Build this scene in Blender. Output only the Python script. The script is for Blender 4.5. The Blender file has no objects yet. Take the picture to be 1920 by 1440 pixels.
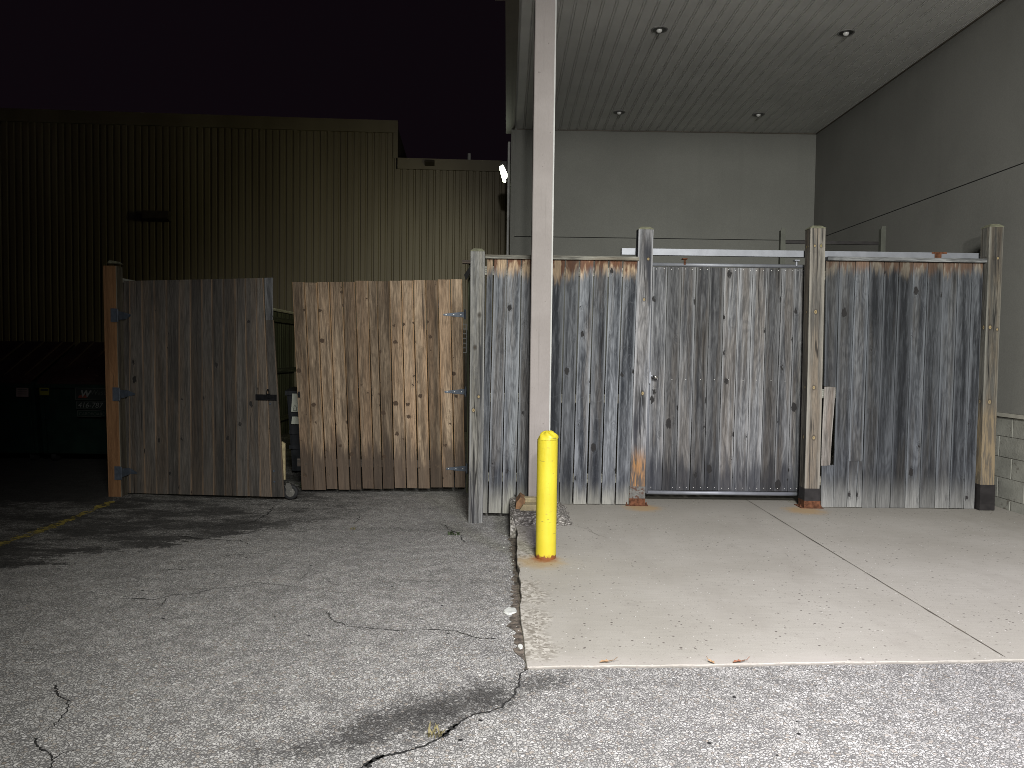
import bpy, math, random
from mathutils import Vector, Matrix
R = random.Random(7)
S = bpy.context.scene
C = S.collection
PI = math.pi

# ------------------------------------------------------------------ camera
CH, F = 1.5, 1440.0
psi, th, rho = 0.0074, 0.0390, 0.0131
f = Vector((math.sin(psi)*math.cos(th), math.cos(psi)*math.cos(th), -math.sin(th)))
r0 = Vector((math.cos(psi), -math.sin(psi), 0)); u0 = r0.cross(f)
r = r0*math.cos(rho) + u0*math.sin(rho); u = u0*math.cos(rho) - r0*math.sin(rho)
cd = bpy.data.cameras.new('camera'); cam = bpy.data.objects.new('camera', cd); C.objects.link(cam)
cam.matrix_world = Matrix(((r.x, u.x, -f.x, 0), (r.y, u.y, -f.y, 0), (r.z, u.z, -f.z, CH), (0, 0, 0, 1)))
cd.sensor_width = 36; cd.lens = 36*F/1920; cd.clip_end = 500; cd.clip_start = 0.05
S.camera = cam
S.view_settings.view_transform = 'Standard'; S.view_settings.look = 'None'
S.view_settings.exposure = 0; S.view_settings.gamma = 1
EYE = Vector((0, 0, CH))
S.render.engine = 'CYCLES'; S.cycles.filter_width = 0.9; S.cycles.use_denoising = True; S.cycles.denoising_prefilter = 'NONE'; S.cycles.use_adaptive_sampling = False
S.cycles.sample_clamp_indirect = 1.0

def ray(px, py): return (f + r*((px-960)/F) + u*((720-py)/F))
def PY(px, py, y):            # point on the plane y = const
    d = ray(px, py); return EYE + d*(y/d.y)
def PX(px, py, x):
    d = ray(px, py); return EYE + d*(x/d.x)
def XY(px, py, y): return PY(px, py, y).x
def ZY(px, py, y): return PY(px, py, y).z
def sst(t): t = max(0, min(1, t)); return t*t*(3-2*t)
def zg(x, y): return -0.012 - 0.128*sst((y-3.6)/4.4)
def G(px, py, slab=False):    # point on the ground
    d = ray(px, py); z = 0.0
    for _ in range(12):
        p = EYE + d*((z-CH)/d.z); z = 0.0 if slab else zg(p.x, p.y)
    return Vector((p.x, p.y, z))

# ------------------------------------------------------------------ world and lamps (night)
W = bpy.data.worlds.new('World'); S.world = W; W.use_nodes = True
bg = W.node_tree.nodes['Background']; bg.inputs['Color'].default_value = (0.0036, 0.0022, 0.0034, 1); bg.inputs['Strength'].default_value = 1.0

def lamp(name, kind, loc, aim, power, col, size=0.3, cone=90, blend=0.8):
    l = bpy.data.lights.new(name, kind); l.energy = power; l.color = col
    if kind == 'SPOT': l.spot_size = math.radians(cone); l.spot_blend = blend; l.shadow_soft_size = size
    elif kind == 'AREA': l.size = size
    else: l.shadow_soft_size = size
    o = bpy.data.objects.new(name, l); C.objects.link(o); o.location = loc
    o.rotation_euler = (Vector(aim)-Vector(loc)).to_track_quat('-Z', 'Y').to_euler()
    return o
lamp('lot_lamp', 'SPOT', (0.2, -4.5, 3.3), (3.5, 7.0, 0.8), 2150, (1.0, 0.98, 0.93), 0.12, 78, 1.0)
lamp('high_lot_lamp', 'SPOT', (1.0, -1.6, 5.0), (2.6, 6.0, -0.6), 5000, (1.0, 0.995, 0.94), 0.8, 94, 1.0)
lamp('added_tint_light', 'SPOT', (3.8, -1.2, 5.0), (3.0, 2.1, 0.0), 2500, (0.77, 0.72, 1.0), 0.6, 80, 1.0)  # added fill without a fixture, tints the front right ground lavender

# ------------------------------------------------------------------ node helpers
class NT:
    def __init__(s, name, rough=0.8, metal=0.0, spec=0.3):
        s.m = bpy.data.materials.new(name); s.m.use_nodes = True; s.t = s.m.node_tree
        s.b = s.t.nodes['Principled BSDF']; s.out = s.t.nodes['Material Output']
        s.set('Roughness', rough); s.set('Metallic', metal); s.set('Specular IOR Level', spec)
    def set(s, k, v):
        i = s.b.inputs[k]
        if isinstance(v, bpy.types.NodeSocket): s.t.links.new(v, i)
        elif isinstance(v, tuple) and len(v) == 3: i.default_value = (*v, 1)
        else: i.default_value = v
    def n(s, ty, **kw):
        x = s.t.nodes.new(ty)
        for k, v in kw.items(): setattr(x, k, v)
        return x
    def inp(s, node, k, v):
        if isinstance(v, bpy.types.NodeSocket): s.t.links.new(v, node.inputs[k])
        elif v is not None:
            if isinstance(v, tuple) and len(v) == 3 and node.inputs[k].type == 'RGBA': v = (*v, 1)
            node.inputs[k].default_value = v
    def math(s, op, a, b=None, c=None, clamp=False):
        x = s.n('ShaderNodeMath', operation=op); x.use_clamp = clamp
        s.inp(x, 0, a); s.inp(x, 1, b); s.inp(x, 2, c); return x.outputs[0]
    def add(s, a, b): return s.math('ADD', a, b)
    def sub(s, a, b): return s.math('SUBTRACT', a, b)
    def mul(s, a, b): return s.math('MULTIPLY', a, b)
    def step(s, v, lo, hi, a=0.0, b=1.0):
        x = s.n('ShaderNodeMapRange', interpolation_type='SMOOTHSTEP')
        s.inp(x, 0, v); s.inp(x, 1, lo); s.inp(x, 2, hi); s.inp(x, 3, a); s.inp(x, 4, b); return x.outputs[0]
    def attr(s, name):
        x = s.n('ShaderNodeAttribute'); x.attribute_name = name
        y = s.n('ShaderNodeSeparateXYZ'); s.t.links.new(x.outputs['Vector'], y.inputs[0]); return y.outputs
    def pos(s, obj=False):
        if obj: x = s.n('ShaderNodeTexCoord').outputs['Object']
        else: x = s.n('ShaderNodeNewGeometry').outputs['Position']
        y = s.n('ShaderNodeSeparateXYZ'); s.t.links.new(x, y.inputs[0]); return x, y.outputs
    def vec(s, a, b, c):
        x = s.n('ShaderNodeCombineXYZ'); s.inp(x, 0, a); s.inp(x, 1, b); s.inp(x, 2, c); return x.outputs[0]
    def noise(s, v, scale=1.0, detail=2.0, rough=0.5, dist=0.0, col=False):
        x = s.n('ShaderNodeTexNoise'); s.inp(x, 'Vector', v); s.inp(x, 'Scale', scale); s.inp(x, 'Detail', detail)
        s.inp(x, 'Roughness', rough); s.inp(x, 'Distortion', dist); return x.outputs['Color' if col else 'Fac']
    def vor(s, v, scale=1.0, feat='F1', rnd=1.0):
        x = s.n('ShaderNodeTexVoronoi', feature=feat); s.inp(x, 'Vector', v); s.inp(x, 'Scale', scale); s.inp(x, 'Randomness', rnd); return x.outputs
    def mix(s, fac, a, b, mode='MIX'):
        x = s.n('ShaderNodeMix', data_type='RGBA', blend_type=mode); x.clamp_factor = True
        s.inp(x, 0, fac); s.inp(x, 6, a); s.inp(x, 7, b); return x.outputs[2]
    def gray(s, v):
        return s.vec(v, v, v)
    def ramp(s, v, stops):
        x = s.n('ShaderNodeValToRGB'); e = x.color_ramp.elements
        while len(e) < len(stops): e.new(0.5)
        for i, (p, c) in enumerate(stops): e[i].position = p; e[i].color = (*c, 1)
        s.inp(x, 0, v); return x.outputs[0]
    def bump(s, h, strength=0.4, dist=0.003):
        x = s.n('ShaderNodeBump'); s.inp(x, 'Height', h); s.inp(x, 'Strength', strength); s.inp(x, 'Distance', dist)
        s.t.links.new(x.outputs[0], s.b.inputs['Normal'])

def wood(name, dark, light, brown, brown_amt=0.4, top=None, top_h=0.1, bottom_dark=0.0, bottom_light=None, bl_h=0.16,
         knots=(), knot_d=0.12, contrast=1.0, knotcol=(0.014, 0.013, 0.013), foot=None, knot_h=3.1, edge=None, edge_amt=0.55, cracks=0.0, knot_n=0.35, swirl=0.0):
    k = NT(name, 0.85)
    U, H, Sd = k.attr('wc'); HT, TN, WD = k.attr('wm')
    s10 = k.mul(Sd, 37.0)
    # knots: a stretched cell pattern along the board
    kv = k.vec(k.mul(U, 8.0), k.mul(H, knot_h), s10)
    wv = k.n('ShaderNodeVectorMath', operation='ADD'); k.t.links.new(kv, wv.inputs[0])
    nz = k.noise(k.vec(k.mul(U, 60.0), k.mul(H, 30.0), s10), 1.0, 2.0, col=True)
    w2 = k.n('ShaderNodeVectorMath', operation='SCALE'); k.t.links.new(nz, w2.inputs[0]); w2.inputs['Scale'].default_value = 0.26
    k.t.links.new(w2.outputs[0], wv.inputs[1])
    vo = k.vor(wv.outputs[0], 1.0)
    d = vo['Distance']
    cs = k.n('ShaderNodeSeparateColor'); k.t.links.new(vo['Color'], cs.inputs[0])
    kr = k.mul(k.step(cs.outputs[0], knot_n, 1.0, 0.0, knot_d), k.add(0.45, cs.outputs[1]))
    kn = k.math('SUBTRACT', 1.0, k.math('DIVIDE', d, k.add(kr, 0.0001)), clamp=True)
    kn = k.step(kn, 0.0, 0.22)
    halo = k.mul(k.step(d, 0.34, 0.03), k.step(cs.outputs[0], knot_n, knot_n+0.25))
    # cathedral grain from contour lines of a stretched field, drawn round the knots
    g = k.noise(k.vec(k.mul(U, 8.0), k.mul(H, 1.3), s10), 1.0, 1.0)
    g = k.add(k.mul(g, 11.0), k.mul(halo, 2.2))
    lines = k.math('PINGPONG', g, 0.5)
    lines = k.step(lines, 0.05, 0.32)
    st = k.noise(k.vec(k.mul(U, 20.0), k.mul(H, 0.6), s10), 1.0, 4.0, 0.55, 0.1)
    fine = k.noise(k.vec(k.mul(U, 120.0), k.mul(H, 5.0), s10), 1.0, 4.0, 0.7)
    blot = k.noise(k.vec(k.mul(U, 8.0), k.mul(H, 1.3), k.add(s10, 3.0)), 1.0, 6.0, 0.66)
    br = k.noise(k.vec(k.mul(U, 11.0), k.mul(H, 0.7), k.add(s10, 7.0)), 1.0, 3.0, 0.6)
    tb0 = k.noise(k.vec(s10, 8.5, 2.5), 5.0, 0.0)
    md = k.noise(k.vec(k.mul(U, 52.0), k.mul(H, 4.5), k.add(s10, 6.0)), 1.0, 4.0, 0.7)
    val = k.add(k.add(k.mul(st, 0.42), k.mul(blot, 0.36)), k.mul(md, 0.22))
    col = k.mix(k.step(k.add(val, k.mul(k.sub(tb0, 0.5), 0.16)), 0.385, 0.63), dark, light)
    tb = k.noise(k.vec(s10, 1.5, 0.5), 5.0, 0.0)
    col = k.mix(k.mul(k.step(k.add(br, k.mul(k.sub(tb, 0.5), 0.5)), 0.44, 0.64), brown_amt), col, brown)
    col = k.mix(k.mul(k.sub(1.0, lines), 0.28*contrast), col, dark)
    col = k.mix(k.step(fine, 0.34, 0.60, 0.50*contrast, 0.0), col, (0.004, 0.004, 0.004))
    col = k.mix(k.step(fine, 0.56, 0.75, 0.0, 0.25*contrast), col, tuple(min(1, x*1.7) for x in light))
    if swirl:      # chalky scuff arcs
        sw = k.noise(k.vec(k.mul(U, 4.0), k.mul(H, 2.0), k.add(s10, 9.0)), 1.0, 1.0, 0.5, 1.5)
        sw = k.step(k.math('PINGPONG', k.mul(sw, 7.0), 0.5), 0.05, 0.0)
        col = k.mix(k.mul(sw, swirl), col, light)
    # long checks
    chk = k.noise(k.vec(k.mul(U, 45.0), k.mul(H, 0.9), k.add(s10, 1.0)), 1.0, 1.0)
    col = k.mix(k.step(chk, 0.69, 0.75, 0.0, 0.75), col, (0.006, 0.006, 0.007))
    if cracks:
        ck = k.noise(k.vec(k.mul(U, 17.0), k.mul(H, 0.45), k.add(s10, 2.0)), 1.0, 2.0, 0.5)
        ck = k.math('ABSOLUTE', k.sub(ck, 0.5)); cw = k.noise(k.vec(k.mul(U, 6.0), k.mul(H, 0.9), s10), 1.0, 1.0)
        ck = k.mul(k.step(ck, 0.024, 0.010), k.step(cw, 0.40, 0.50))
        col = k.mix(k.mul(ck, 0.85), col, (0.008, 0.008, 0.008))
        col = k.mix(k.mul(k.step(cw, 0.50, 0.66), cracks), col, (dark[0]*.4, dark[1]*.4, dark[2]*.45))
    # worn board edges
    ed = k.math('DIVIDE', k.math('ABSOLUTE', U), k.mul(WD, 0.5))
    en = k.noise(k.vec(k.mul(U, 3.0), k.mul(H, 2.2), k.add(s10, 4.0)), 1.0, 3.0)
    ec = edge or tuple(x*1.25 for x in light)
    if not edge: col = k.mix(k.mul(k.step(k.add(ed, k.mul(k.sub(st, 0.5), 0.9)), 0.55, 0.95), k.step(en, 0.25, 0.6, 0.10, 0.55)), col, light)
    col = k.mix(k.mul(k.step(ed, 0.80, 0.95), k.step(en, 0.3, 0.6, 0.15, edge_amt)), col, ec)
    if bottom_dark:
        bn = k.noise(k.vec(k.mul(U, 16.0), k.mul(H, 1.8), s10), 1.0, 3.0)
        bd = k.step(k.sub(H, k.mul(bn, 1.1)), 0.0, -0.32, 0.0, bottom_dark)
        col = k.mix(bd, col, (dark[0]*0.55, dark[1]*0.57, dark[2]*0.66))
    if bottom_light:
        bn = k.noise(k.vec(k.mul(U, 20.0), k.mul(H, 2.0), s10), 1.0, 3.0)
        col = k.mix(k.step(k.sub(H, k.mul(bn, 0.26)), bl_h-.03, -0.14, 0.0, 0.80), col, k.mix(k.step(fine, .35, .65, .4, 0.0), bottom_light, (0.02, .02, .02)))
    if top:
        tn = k.noise(k.vec(k.mul(U, 42.0), k.mul(H, 4.0), s10), 1.0, 4.0, 0.65)
        tb = k.noise(k.vec(k.mul(U, 16.0), k.mul(H, 3.0), k.add(s10, 5.0)), 1.0, 4.0, 0.6)
        tc = k.mix(k.step(k.sub(tb, k.mul(HT, 1.2)), 0.33, 0.46), top[0], top[1])
        tw = k.noise(k.vec(k.mul(U, 5.0), 0.0, k.add(s10, 2.0)), 1.0, 1.0)
        dd = k.sub(HT, k.mul(k.sub(k.add(tn, tw), 1.0), 0.26))
        col = k.mix(k.step(dd, top_h+0.05, top_h-0.08, 0.0, 0.88), col, k.mix(k.step(fine, .4, .65, .45, 0.0), tc, (0.03, .02, .012)))
    tv = k.step(tb if False else k.noise(k.vec(s10, 0.5, 0.5), 5.0, 0.0), 0.3, 0.7, 0.62, 1.30)
    col = k.mix(1.0, col, k.gray(tv), 'MULTIPLY')
    col = k.mix(k.mul(halo, k.mul(k.step(k.noise(k.vec(k.mul(U, 50.0), k.mul(H, 18.0), s10), 1.0, 2.0), 0.4, 0.6), 0.5)), col, dark)
    col = k.mix(k.mul(kn, 0.94), col, knotcol)
    for (ku, kh, rad, kc) in knots:                       # knots at their own places on a post
        dx = k.mul(k.sub(U, ku), 1.0/rad); dy = k.mul(k.sub(H, kh), 0.75/rad)
        dd = k.math('SQRT', k.add(k.mul(dx, dx), k.mul(dy, dy)))
        dd = k.add(dd, k.mul(k.sub(st, 0.5), 1.4))
        col = k.mix(k.mul(k.step(dd, 1.9, 1.0), 0.6), col, (0.03, 0.025, 0.02))
        col = k.mix(k.step(dd, 1.05, 0.55, 0.0, 0.85), col, kc)
        col = k.mix(k.mul(k.step(dd, 0.35, 0.2), 0.7), col, (0.05, 0.03, 0.015))
    if foot:
        fn = k.noise(k.vec(k.mul(U, 38.0), k.mul(H, 3.0), s10), 1.0, 4.0, 0.65)
        col = k.mix(k.step(k.sub(H, k.mul(fn, 0.35)), foot[0]-.05, foot[0]-0.28, 0.0, 0.9), col, k.mix(k.step(fn, 0.42, 0.56), foot[1], foot[2]))
    k.set('Base Color', col)
    k.bump(k.add(k.add(k.mul(fine, 0.5), k.mul(lines, 0.4)), k.mul(kn, -0.8)), 0.6, 0.004)
    return k.m

def plain(name, col, rough=0.6, metal=0.0, var=0.15, scale=8.0, spec=0.4, bump=0.0, stain=None, bscale=60.0):
    k = NT(name, rough, metal, spec)
    p, _ = k.pos()
    n1 = k.noise(p, scale, 4.0, 0.6)
    c = k.mix(k.step(n1, 0.3, 0.7), tuple(x*(1-var) for x in col), tuple(min(1, x*(1+var)) for x in col))
    if stain:
        n2 = k.noise(p, stain[1], 5.0, 0.65)
        c = k.mix(k.step(n2, stain[2], stain[2]+0.08), c, stain[0])
    k.set('Base Color', c)
    if bump: k.bump(k.noise(p, bscale, 4.0, 0.6), bump, 0.004)
    return k.m

# ------------------------------------------------------------------ materials
GB = (0.017, 0.020, 0.026); GL = (0.172, 0.182, 0.198); BRN = (0.125, 0.105, 0.085)
TOPS = ((0.42, 0.31, 0.20), (0.115, 0.045, 0.018))
M = {}
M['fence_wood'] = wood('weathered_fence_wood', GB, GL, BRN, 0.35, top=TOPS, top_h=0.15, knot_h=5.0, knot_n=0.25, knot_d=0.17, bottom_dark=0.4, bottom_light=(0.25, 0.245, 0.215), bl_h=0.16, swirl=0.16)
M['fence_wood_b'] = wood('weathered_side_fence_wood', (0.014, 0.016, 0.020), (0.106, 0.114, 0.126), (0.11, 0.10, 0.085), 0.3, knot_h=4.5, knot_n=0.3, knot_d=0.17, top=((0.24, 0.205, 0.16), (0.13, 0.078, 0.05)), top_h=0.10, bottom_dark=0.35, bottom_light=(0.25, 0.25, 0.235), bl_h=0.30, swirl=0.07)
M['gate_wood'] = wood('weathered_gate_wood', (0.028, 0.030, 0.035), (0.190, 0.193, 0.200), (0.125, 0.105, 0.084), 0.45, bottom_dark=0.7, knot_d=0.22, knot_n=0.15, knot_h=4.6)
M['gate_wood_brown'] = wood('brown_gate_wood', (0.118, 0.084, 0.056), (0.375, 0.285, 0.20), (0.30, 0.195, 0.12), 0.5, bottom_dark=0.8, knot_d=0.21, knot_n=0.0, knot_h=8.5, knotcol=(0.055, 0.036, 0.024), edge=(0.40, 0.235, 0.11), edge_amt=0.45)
M['gate_wood_dark'] = wood('dark_gate_wood', (0.042, 0.038, 0.034), (0.100, 0.090, 0.080), (0.105, 0.076, 0.052), 0.45, knot_d=0.17, knot_h=5.0, contrast=0.8, edge=(0.20, 0.135, 0.085), edge_amt=0.6)
M['rail_wood'] = wood('grey_rail_wood', (0.10, 0.095, 0.08), (0.34, 0.34, 0.30), (0.22, 0.17, 0.11), 0.4, knot_d=0.06)
M['rail_wood_w'] = wood('pale_rail_wood', (0.05, 0.052, 0.055), (0.38, 0.39, 0.39), (0.2, 0.18, 0.15), 0.2, knot_d=0.05)
M['rail_dark'] = wood('dark_rail_wood', (0.04, 0.035, 0.03), (0.12, 0.10, 0.085), (0.1, 0.07, 0.05), 0.4)
YK = (0.30, 0.23, 0.12); BK = (0.04, 0.036, 0.03)
M['green_wood'] = wood('greenish_wood', (0.016, 0.020, 0.013), (0.085, 0.092, 0.055), (0.11, 0.10, 0.06), 0.3)  # greenish tone over the whole board
M['post_end'] = wood('end_post_wood', (0.075, 0.077, 0.080), (0.215, 0.215, 0.208), (0.24, 0.21, 0.14), 0.25, knots=((0.02, 2.03, 0.016, BK), (-0.02, 1.72, 0.014, BK), (0.02, 1.25, 0.013, YK), (-0.03, 1.12, 0.013, YK)), knot_d=0.0, cracks=0.5)
M['post_gate'] = wood('gate_post_wood', (0.045, 0.048, 0.055), (0.265, 0.268, 0.28), (0.2, 0.17, 0.14), 0.2, knots=((0.02, 1.12, 0.016, YK), (-0.03, 0.42, 0.017, (0.25, 0.19, 0.09)), (0.0, 2.05, 0.011, YK), (0.03, 2.45, 0.011, YK)), knot_d=0.0, cracks=0.9, foot=(0.52, (0.28, 0.145, 0.055), (0.07, 0.055, 0.045)))
M['post_brown'] = wood('brown_post_wood', (0.085, 0.080, 0.072), (0.205, 0.192, 0.168), (0.19, 0.145, 0.10), 0.5, knots=((-0.01, 1.95, 0.014, YK), (-0.01, 1.20, 0.014, YK), (0.0, 0.70, 0.016, YK), (-0.03, 2.6, 0.010, YK), (0.03, 2.6, 0.012, (0.2, 0.17, 0.07))), knot_d=0.0, contrast=0.7, cracks=0.2)
M['post_right'] = wood('right_post_wood', (0.062, 0.060, 0.054), (0.17, 0.165, 0.145), (0.21, 0.155, 0.095), 0.4, knots=((-0.03, 1.82, 0.016, YK), (0.04, 1.80, 0.013, YK), (-0.01, 1.08, 0.016, YK), (-0.025, 0.44, 0.018, (0.26, 0.15, 0.06)), (0.03, 0.46, 0.014, (0.26, 0.15, 0.06)), (0.02, 2.5, 0.012, YK), (-0.02, 2.5, 0.012, BK)), knot_d=0.0, contrast=0.8, cracks=0.5, foot=(1.0, (0.20, 0.155, 0.095), (0.10, 0.085, 0.065)))
M['post_orange'] = wood('orange_post_wood', (0.16, 0.078, 0.035), (0.29, 0.155, 0.072), (0.25, 0.125, 0.052), 0.3, knot_d=0.07, contrast=0.35, knotcol=(0.09, 0.045, 0.02), edge_amt=0.1)
M['post_side'] = wood('aged_post_side_wood', (0.08, 0.068, 0.055), (0.22, 0.195, 0.15), (0.18, 0.15, 0.08), 0.3)
M['bare_wood'] = wood('bare_split_wood', (0.13, 0.115, 0.10), (0.29, 0.27, 0.25), (0.28, 0.20, 0.155), 0.4, knot_d=0.06)
M['cap_wood'] = plain('mossy_cap_wood', (0.14, 0.14, 0.095), 0.9, var=0.3, scale=20, bump=0.4)
M['cut_wood'] = plain('orange_cut_timber', (0.16, 0.088, 0.042), 0.85, var=0.35, scale=14, bump=0.4, stain=((0.05, 0.03, 0.02), 9.0, 0.58))
M['pale_wood'] = plain('pale_cut_timber', (0.27, 0.225, 0.13), 0.85, var=0.25, scale=18, bump=0.3)
M['galv'] = plain('galvanised_steel', (0.21, 0.22, 0.245), 0.5, 0.35, 0.10, 9.0, 0.5, stain=((0.22, 0.18, 0.14), 16.0, 0.69))
M['galv_rust'] = plain('rusty_steel', (0.10, 0.042, 0.022), 0.9, 0.1, 0.5, 25.0, 0.2, bump=0.4)
M['steel_dark'] = plain('dark_painted_steel', (0.020, 0.018, 0.018), 0.5, 0.2, 0.3, 12.0)
M['hinge_gray'] = plain('grey_hinge_steel', (0.07, 0.085, 0.11), 0.5, 0.3, 0.2, 20.0)
M['black_metal'] = plain('black_hasp_steel', (0.012, 0.012, 0.014), 0.4, 0.5, 0.3, 20.0)
M['chrome'] = plain('bright_steel', (0.75, 0.74, 0.70), 0.25, 1.0, 0.1, 20.0)
M['shoe'] = plain('grey_steel_shoe', (0.11, 0.108, 0.10), 0.6, 0.3, 0.3, 30.0, stain=((0.07, 0.035, 0.022), 22.0, 0.52))
M['nail'] = plain('bright_nail', (0.6, 0.6, 0.58), 0.4, 0.3, 0.1)
M['rubber'] = plain('black_rubber', (0.012, 0.012, 0.013), 0.7, var=0.3)
M['ring'] = plain('grey_trim_ring', (0.2, 0.2, 0.19), 0.5)
M['recess'] = plain('downlight_recess', (0.06, 0.06, 0.055), 0.35, 0.5)
M['dark'] = plain('dark_hole', (0.004, 0.004, 0.004), 0.9)

# stucco walls
def stucco(name, col, blot=0.18):
    k = NT(name, 0.9, spec=0.15); p, xyz = k.pos()
    n1 = k.noise(p, 0.8, 5.0, 0.6); n2 = k.noise(p, 90.0, 3.0, 0.6)
    # rain runs: long vertical streaks
    n3 = k.noise(k.vec(k.mul(xyz[0], 5.0), k.mul(xyz[1], 5.0), k.mul(xyz[2], 0.35)), 1.0, 3.0)
    c = k.mix(k.step(n1, 0.3, 0.7), tuple(x*(1-blot) for x in col), tuple(x*(1+blot) for x in col))
    c = k.mix(k.step(n3, 0.5, 0.8, 0.0, 0.12), c, tuple(x*0.55 for x in col))
    c = k.mix(k.step(n2, 0.3, 0.7, 0.12, 0.0), c, (0, 0, 0))
    k.set('Base Color', c); k.bump(n2, 0.5, 0.003); return k.m
M['stucco'] = stucco('grey_stucco', (0.20, 0.202, 0.184), 0.06)
M['stucco_side'] = stucco('grey_side_stucco', (0.175, 0.174, 0.16), 0.06)
M['soffit'] = plain('painted_soffit', (0.62, 0.62, 0.59), 0.6, var=0.06, scale=2.0)
M['fascia'] = plain('brown_fascia', (0.09, 0.078, 0.06), 0.5, var=0.1)
M['block'] = plain('painted_concrete_block', (0.22, 0.22, 0.195), 0.9, var=0.22, scale=3.0, bump=0.7, stain=((0.11, 0.10, 0.085), 5.0, 0.60), bscale=45)
M['column'] = None
k = NT('taupe_column_paint', 0.62, spec=0.3); p, xyz = k.pos()
n = k.noise(k.vec(k.mul(xyz[0], 90.0), k.mul(xyz[1], 90.0), k.mul(xyz[2], 30.0)), 1.0, 3.0)
n1 = k.noise(p, 3.0, 3.0)
c = k.mix(k.step(n1, 0.3, 0.7), (0.225, 0.203, 0.193), (0.26, 0.236, 0.226))
c = k.mix(k.step(n, 0.35, 0.6, 0.07, 0.0), c, (0.1, 0.08, 0.07))
run = k.noise(k.vec(k.mul(xyz[0], 45.0), k.mul(xyz[1], 45.0), k.mul(xyz[2], 0.8)), 1.0, 4.0, 0.6)
c = k.mix(k.step(run, 0.56, 0.74, 0.0, 0.30), c, (0.09, 0.08, 0.07))
c = k.mix(k.step(k.noise(p, 24.0, 3.0), 0.70, 0.74, 0.0, 0.5), c, (0.08, 0.065, 0.055))
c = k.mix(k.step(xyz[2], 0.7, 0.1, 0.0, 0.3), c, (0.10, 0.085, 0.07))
k.set('Base Color', c); k.bump(n, 0.2, 0.002); M['column'] = k.m

# bollard yellow with rust at the foot
k = NT('yellow_bollard_paint', 0.42, spec=0.45); p, xyz = k.pos()
n = k.noise(p, 30.0, 4.0, 0.65)
c = k.mix(k.step(k.noise(p, 4.0, 4.0), 0.3, 0.7), (0.45, 0.375, 0.021), (0.51, 0.425, 0.027))
c = k.mix(k.step(k.sub(xyz[2], k.mul(n, 0.07)), 0.0, -0.014), c, (0.17, 0.055, 0.015))
c = k.mix(k.step(k.noise(p, 46.0, 2.0), 0.755, 0.78), c, (0.12, 0.045, 0.015))
sc = k.noise(k.vec(k.mul(xyz[0], 40.0), k.mul(xyz[1], 40.0), k.mul(xyz[2], 7.0)), 1.0, 5.0, 0.7)
c = k.mix(k.step(sc, 0.62, 0.74, 0.0, 0.35), c, (0.25, 0.205, 0.03))
c = k.mix(k.step(k.noise(k.vec(k.mul(xyz[0], 12.0), k.mul(xyz[1], 12.0), k.mul(xyz[2], 60.0)), 1.0, 3.0), 0.68, 0.73, 0.0, 0.6), c, (0.10, 0.085, 0.04))
k.set('Base Color', c); k.set('Roughness', k.step(sc, 0.3, 0.7, 0.35, 0.7)); k.bump(k.noise(p, 18.0, 3.0), 0.3, 0.004); M['yellow'] = k.m

# corrugated siding
k = NT('brown_metal_siding', 0.5, spec=0.4); p, xyz = k.pos()
n = k.noise(k.vec(k.mul(xyz[0], 1.2), 0.0, k.mul(xyz[2], 0.3)), 1.0, 4.0)
sh = k.noise(k.vec(k.math('FLOOR', k.mul(xyz[0], 1.086)), 0.5, 0.5), 1.7, 0.0)
c = k.mix(k.step(n, 0.3, 0.7), (0.20, 0.17, 0.115), (0.26, 0.225, 0.155))
c = k.mix(k.step(sh, 0.35, 0.65, 0.0, 0.28), c, (0.11, 0.095, 0.06))
k.set('Base Color', c); M['siding'] = k.m
M['fixture'] = plain('brown_fixture', (0.07, 0.06, 0.045), 0.6)

# asphalt with exposed stones
k = NT('worn_asphalt', 0.9, spec=0.2); p, xyz = k.pos(); X, Y, Z = xyz
warp = k.n('ShaderNodeVectorMath', operation='MULTIPLY_ADD'); k.t.links.new(k.noise(p, 40.0, 2.0, col=True), warp.inputs[0])
warp.inputs[1].default_value = (0.022, 0.022, 0.022); k.t.links.new(p, warp.inputs[2])
v1 = k.vor(warp.outputs[0], 76.0); v2 = k.vor(warp.outputs[0], 76.0, 'DISTANCE_TO_EDGE')
v3 = k.vor(p, 190.0)
cs = k.n('ShaderNodeSeparateColor'); k.t.links.new(v1['Color'], cs.inputs[0])
stone = k.ramp(cs.outputs[0], [(0.0, (0.20, 0.196, 0.182)), (0.15, (0.31, 0.304, 0.282)), (0.55, (0.385, 0.377, 0.352)), (0.85, (0.45, 0.44, 0.415)), (1.0, (0.55, 0.54, 0.51))])
stone = k.mix(k.step(cs.outputs[2], 0.86, 0.95, 0.0, 0.5), stone, (0.20, 0.15, 0.10))
gapw = k.step(k.noise(p, 9.0, 3.0), 0.35, 0.65, 0.13, 0.26)
edge = k.step(v2['Distance'], 0.02, gapw)
c = k.mix(edge, (0.105, 0.102, 0.098), stone)
cs3 = k.n('ShaderNodeSeparateColor'); k.t.links.new(v3['Color'], cs3.inputs[0])
c = k.mix(k.mul(0.20, k.step(cs3.outputs[1], 0.2, 0.8)), c, k.mix(k.step(cs3.outputs[0], 0.3, 0.8), (0.05, 0.05, 0.05), (0.28, 0.275, 0.26)))
big = k.noise(p, 1.1, 5.0, 0.6); mid = k.noise(p, 5.0, 4.0, 0.6)
c = k.mix(k.step(k.add(k.mul(big, 0.6), k.mul(mid, 0.4)), 0.36, 0.60, 0.20, 0.0), c, (0.07, 0.069, 0.068))
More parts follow.
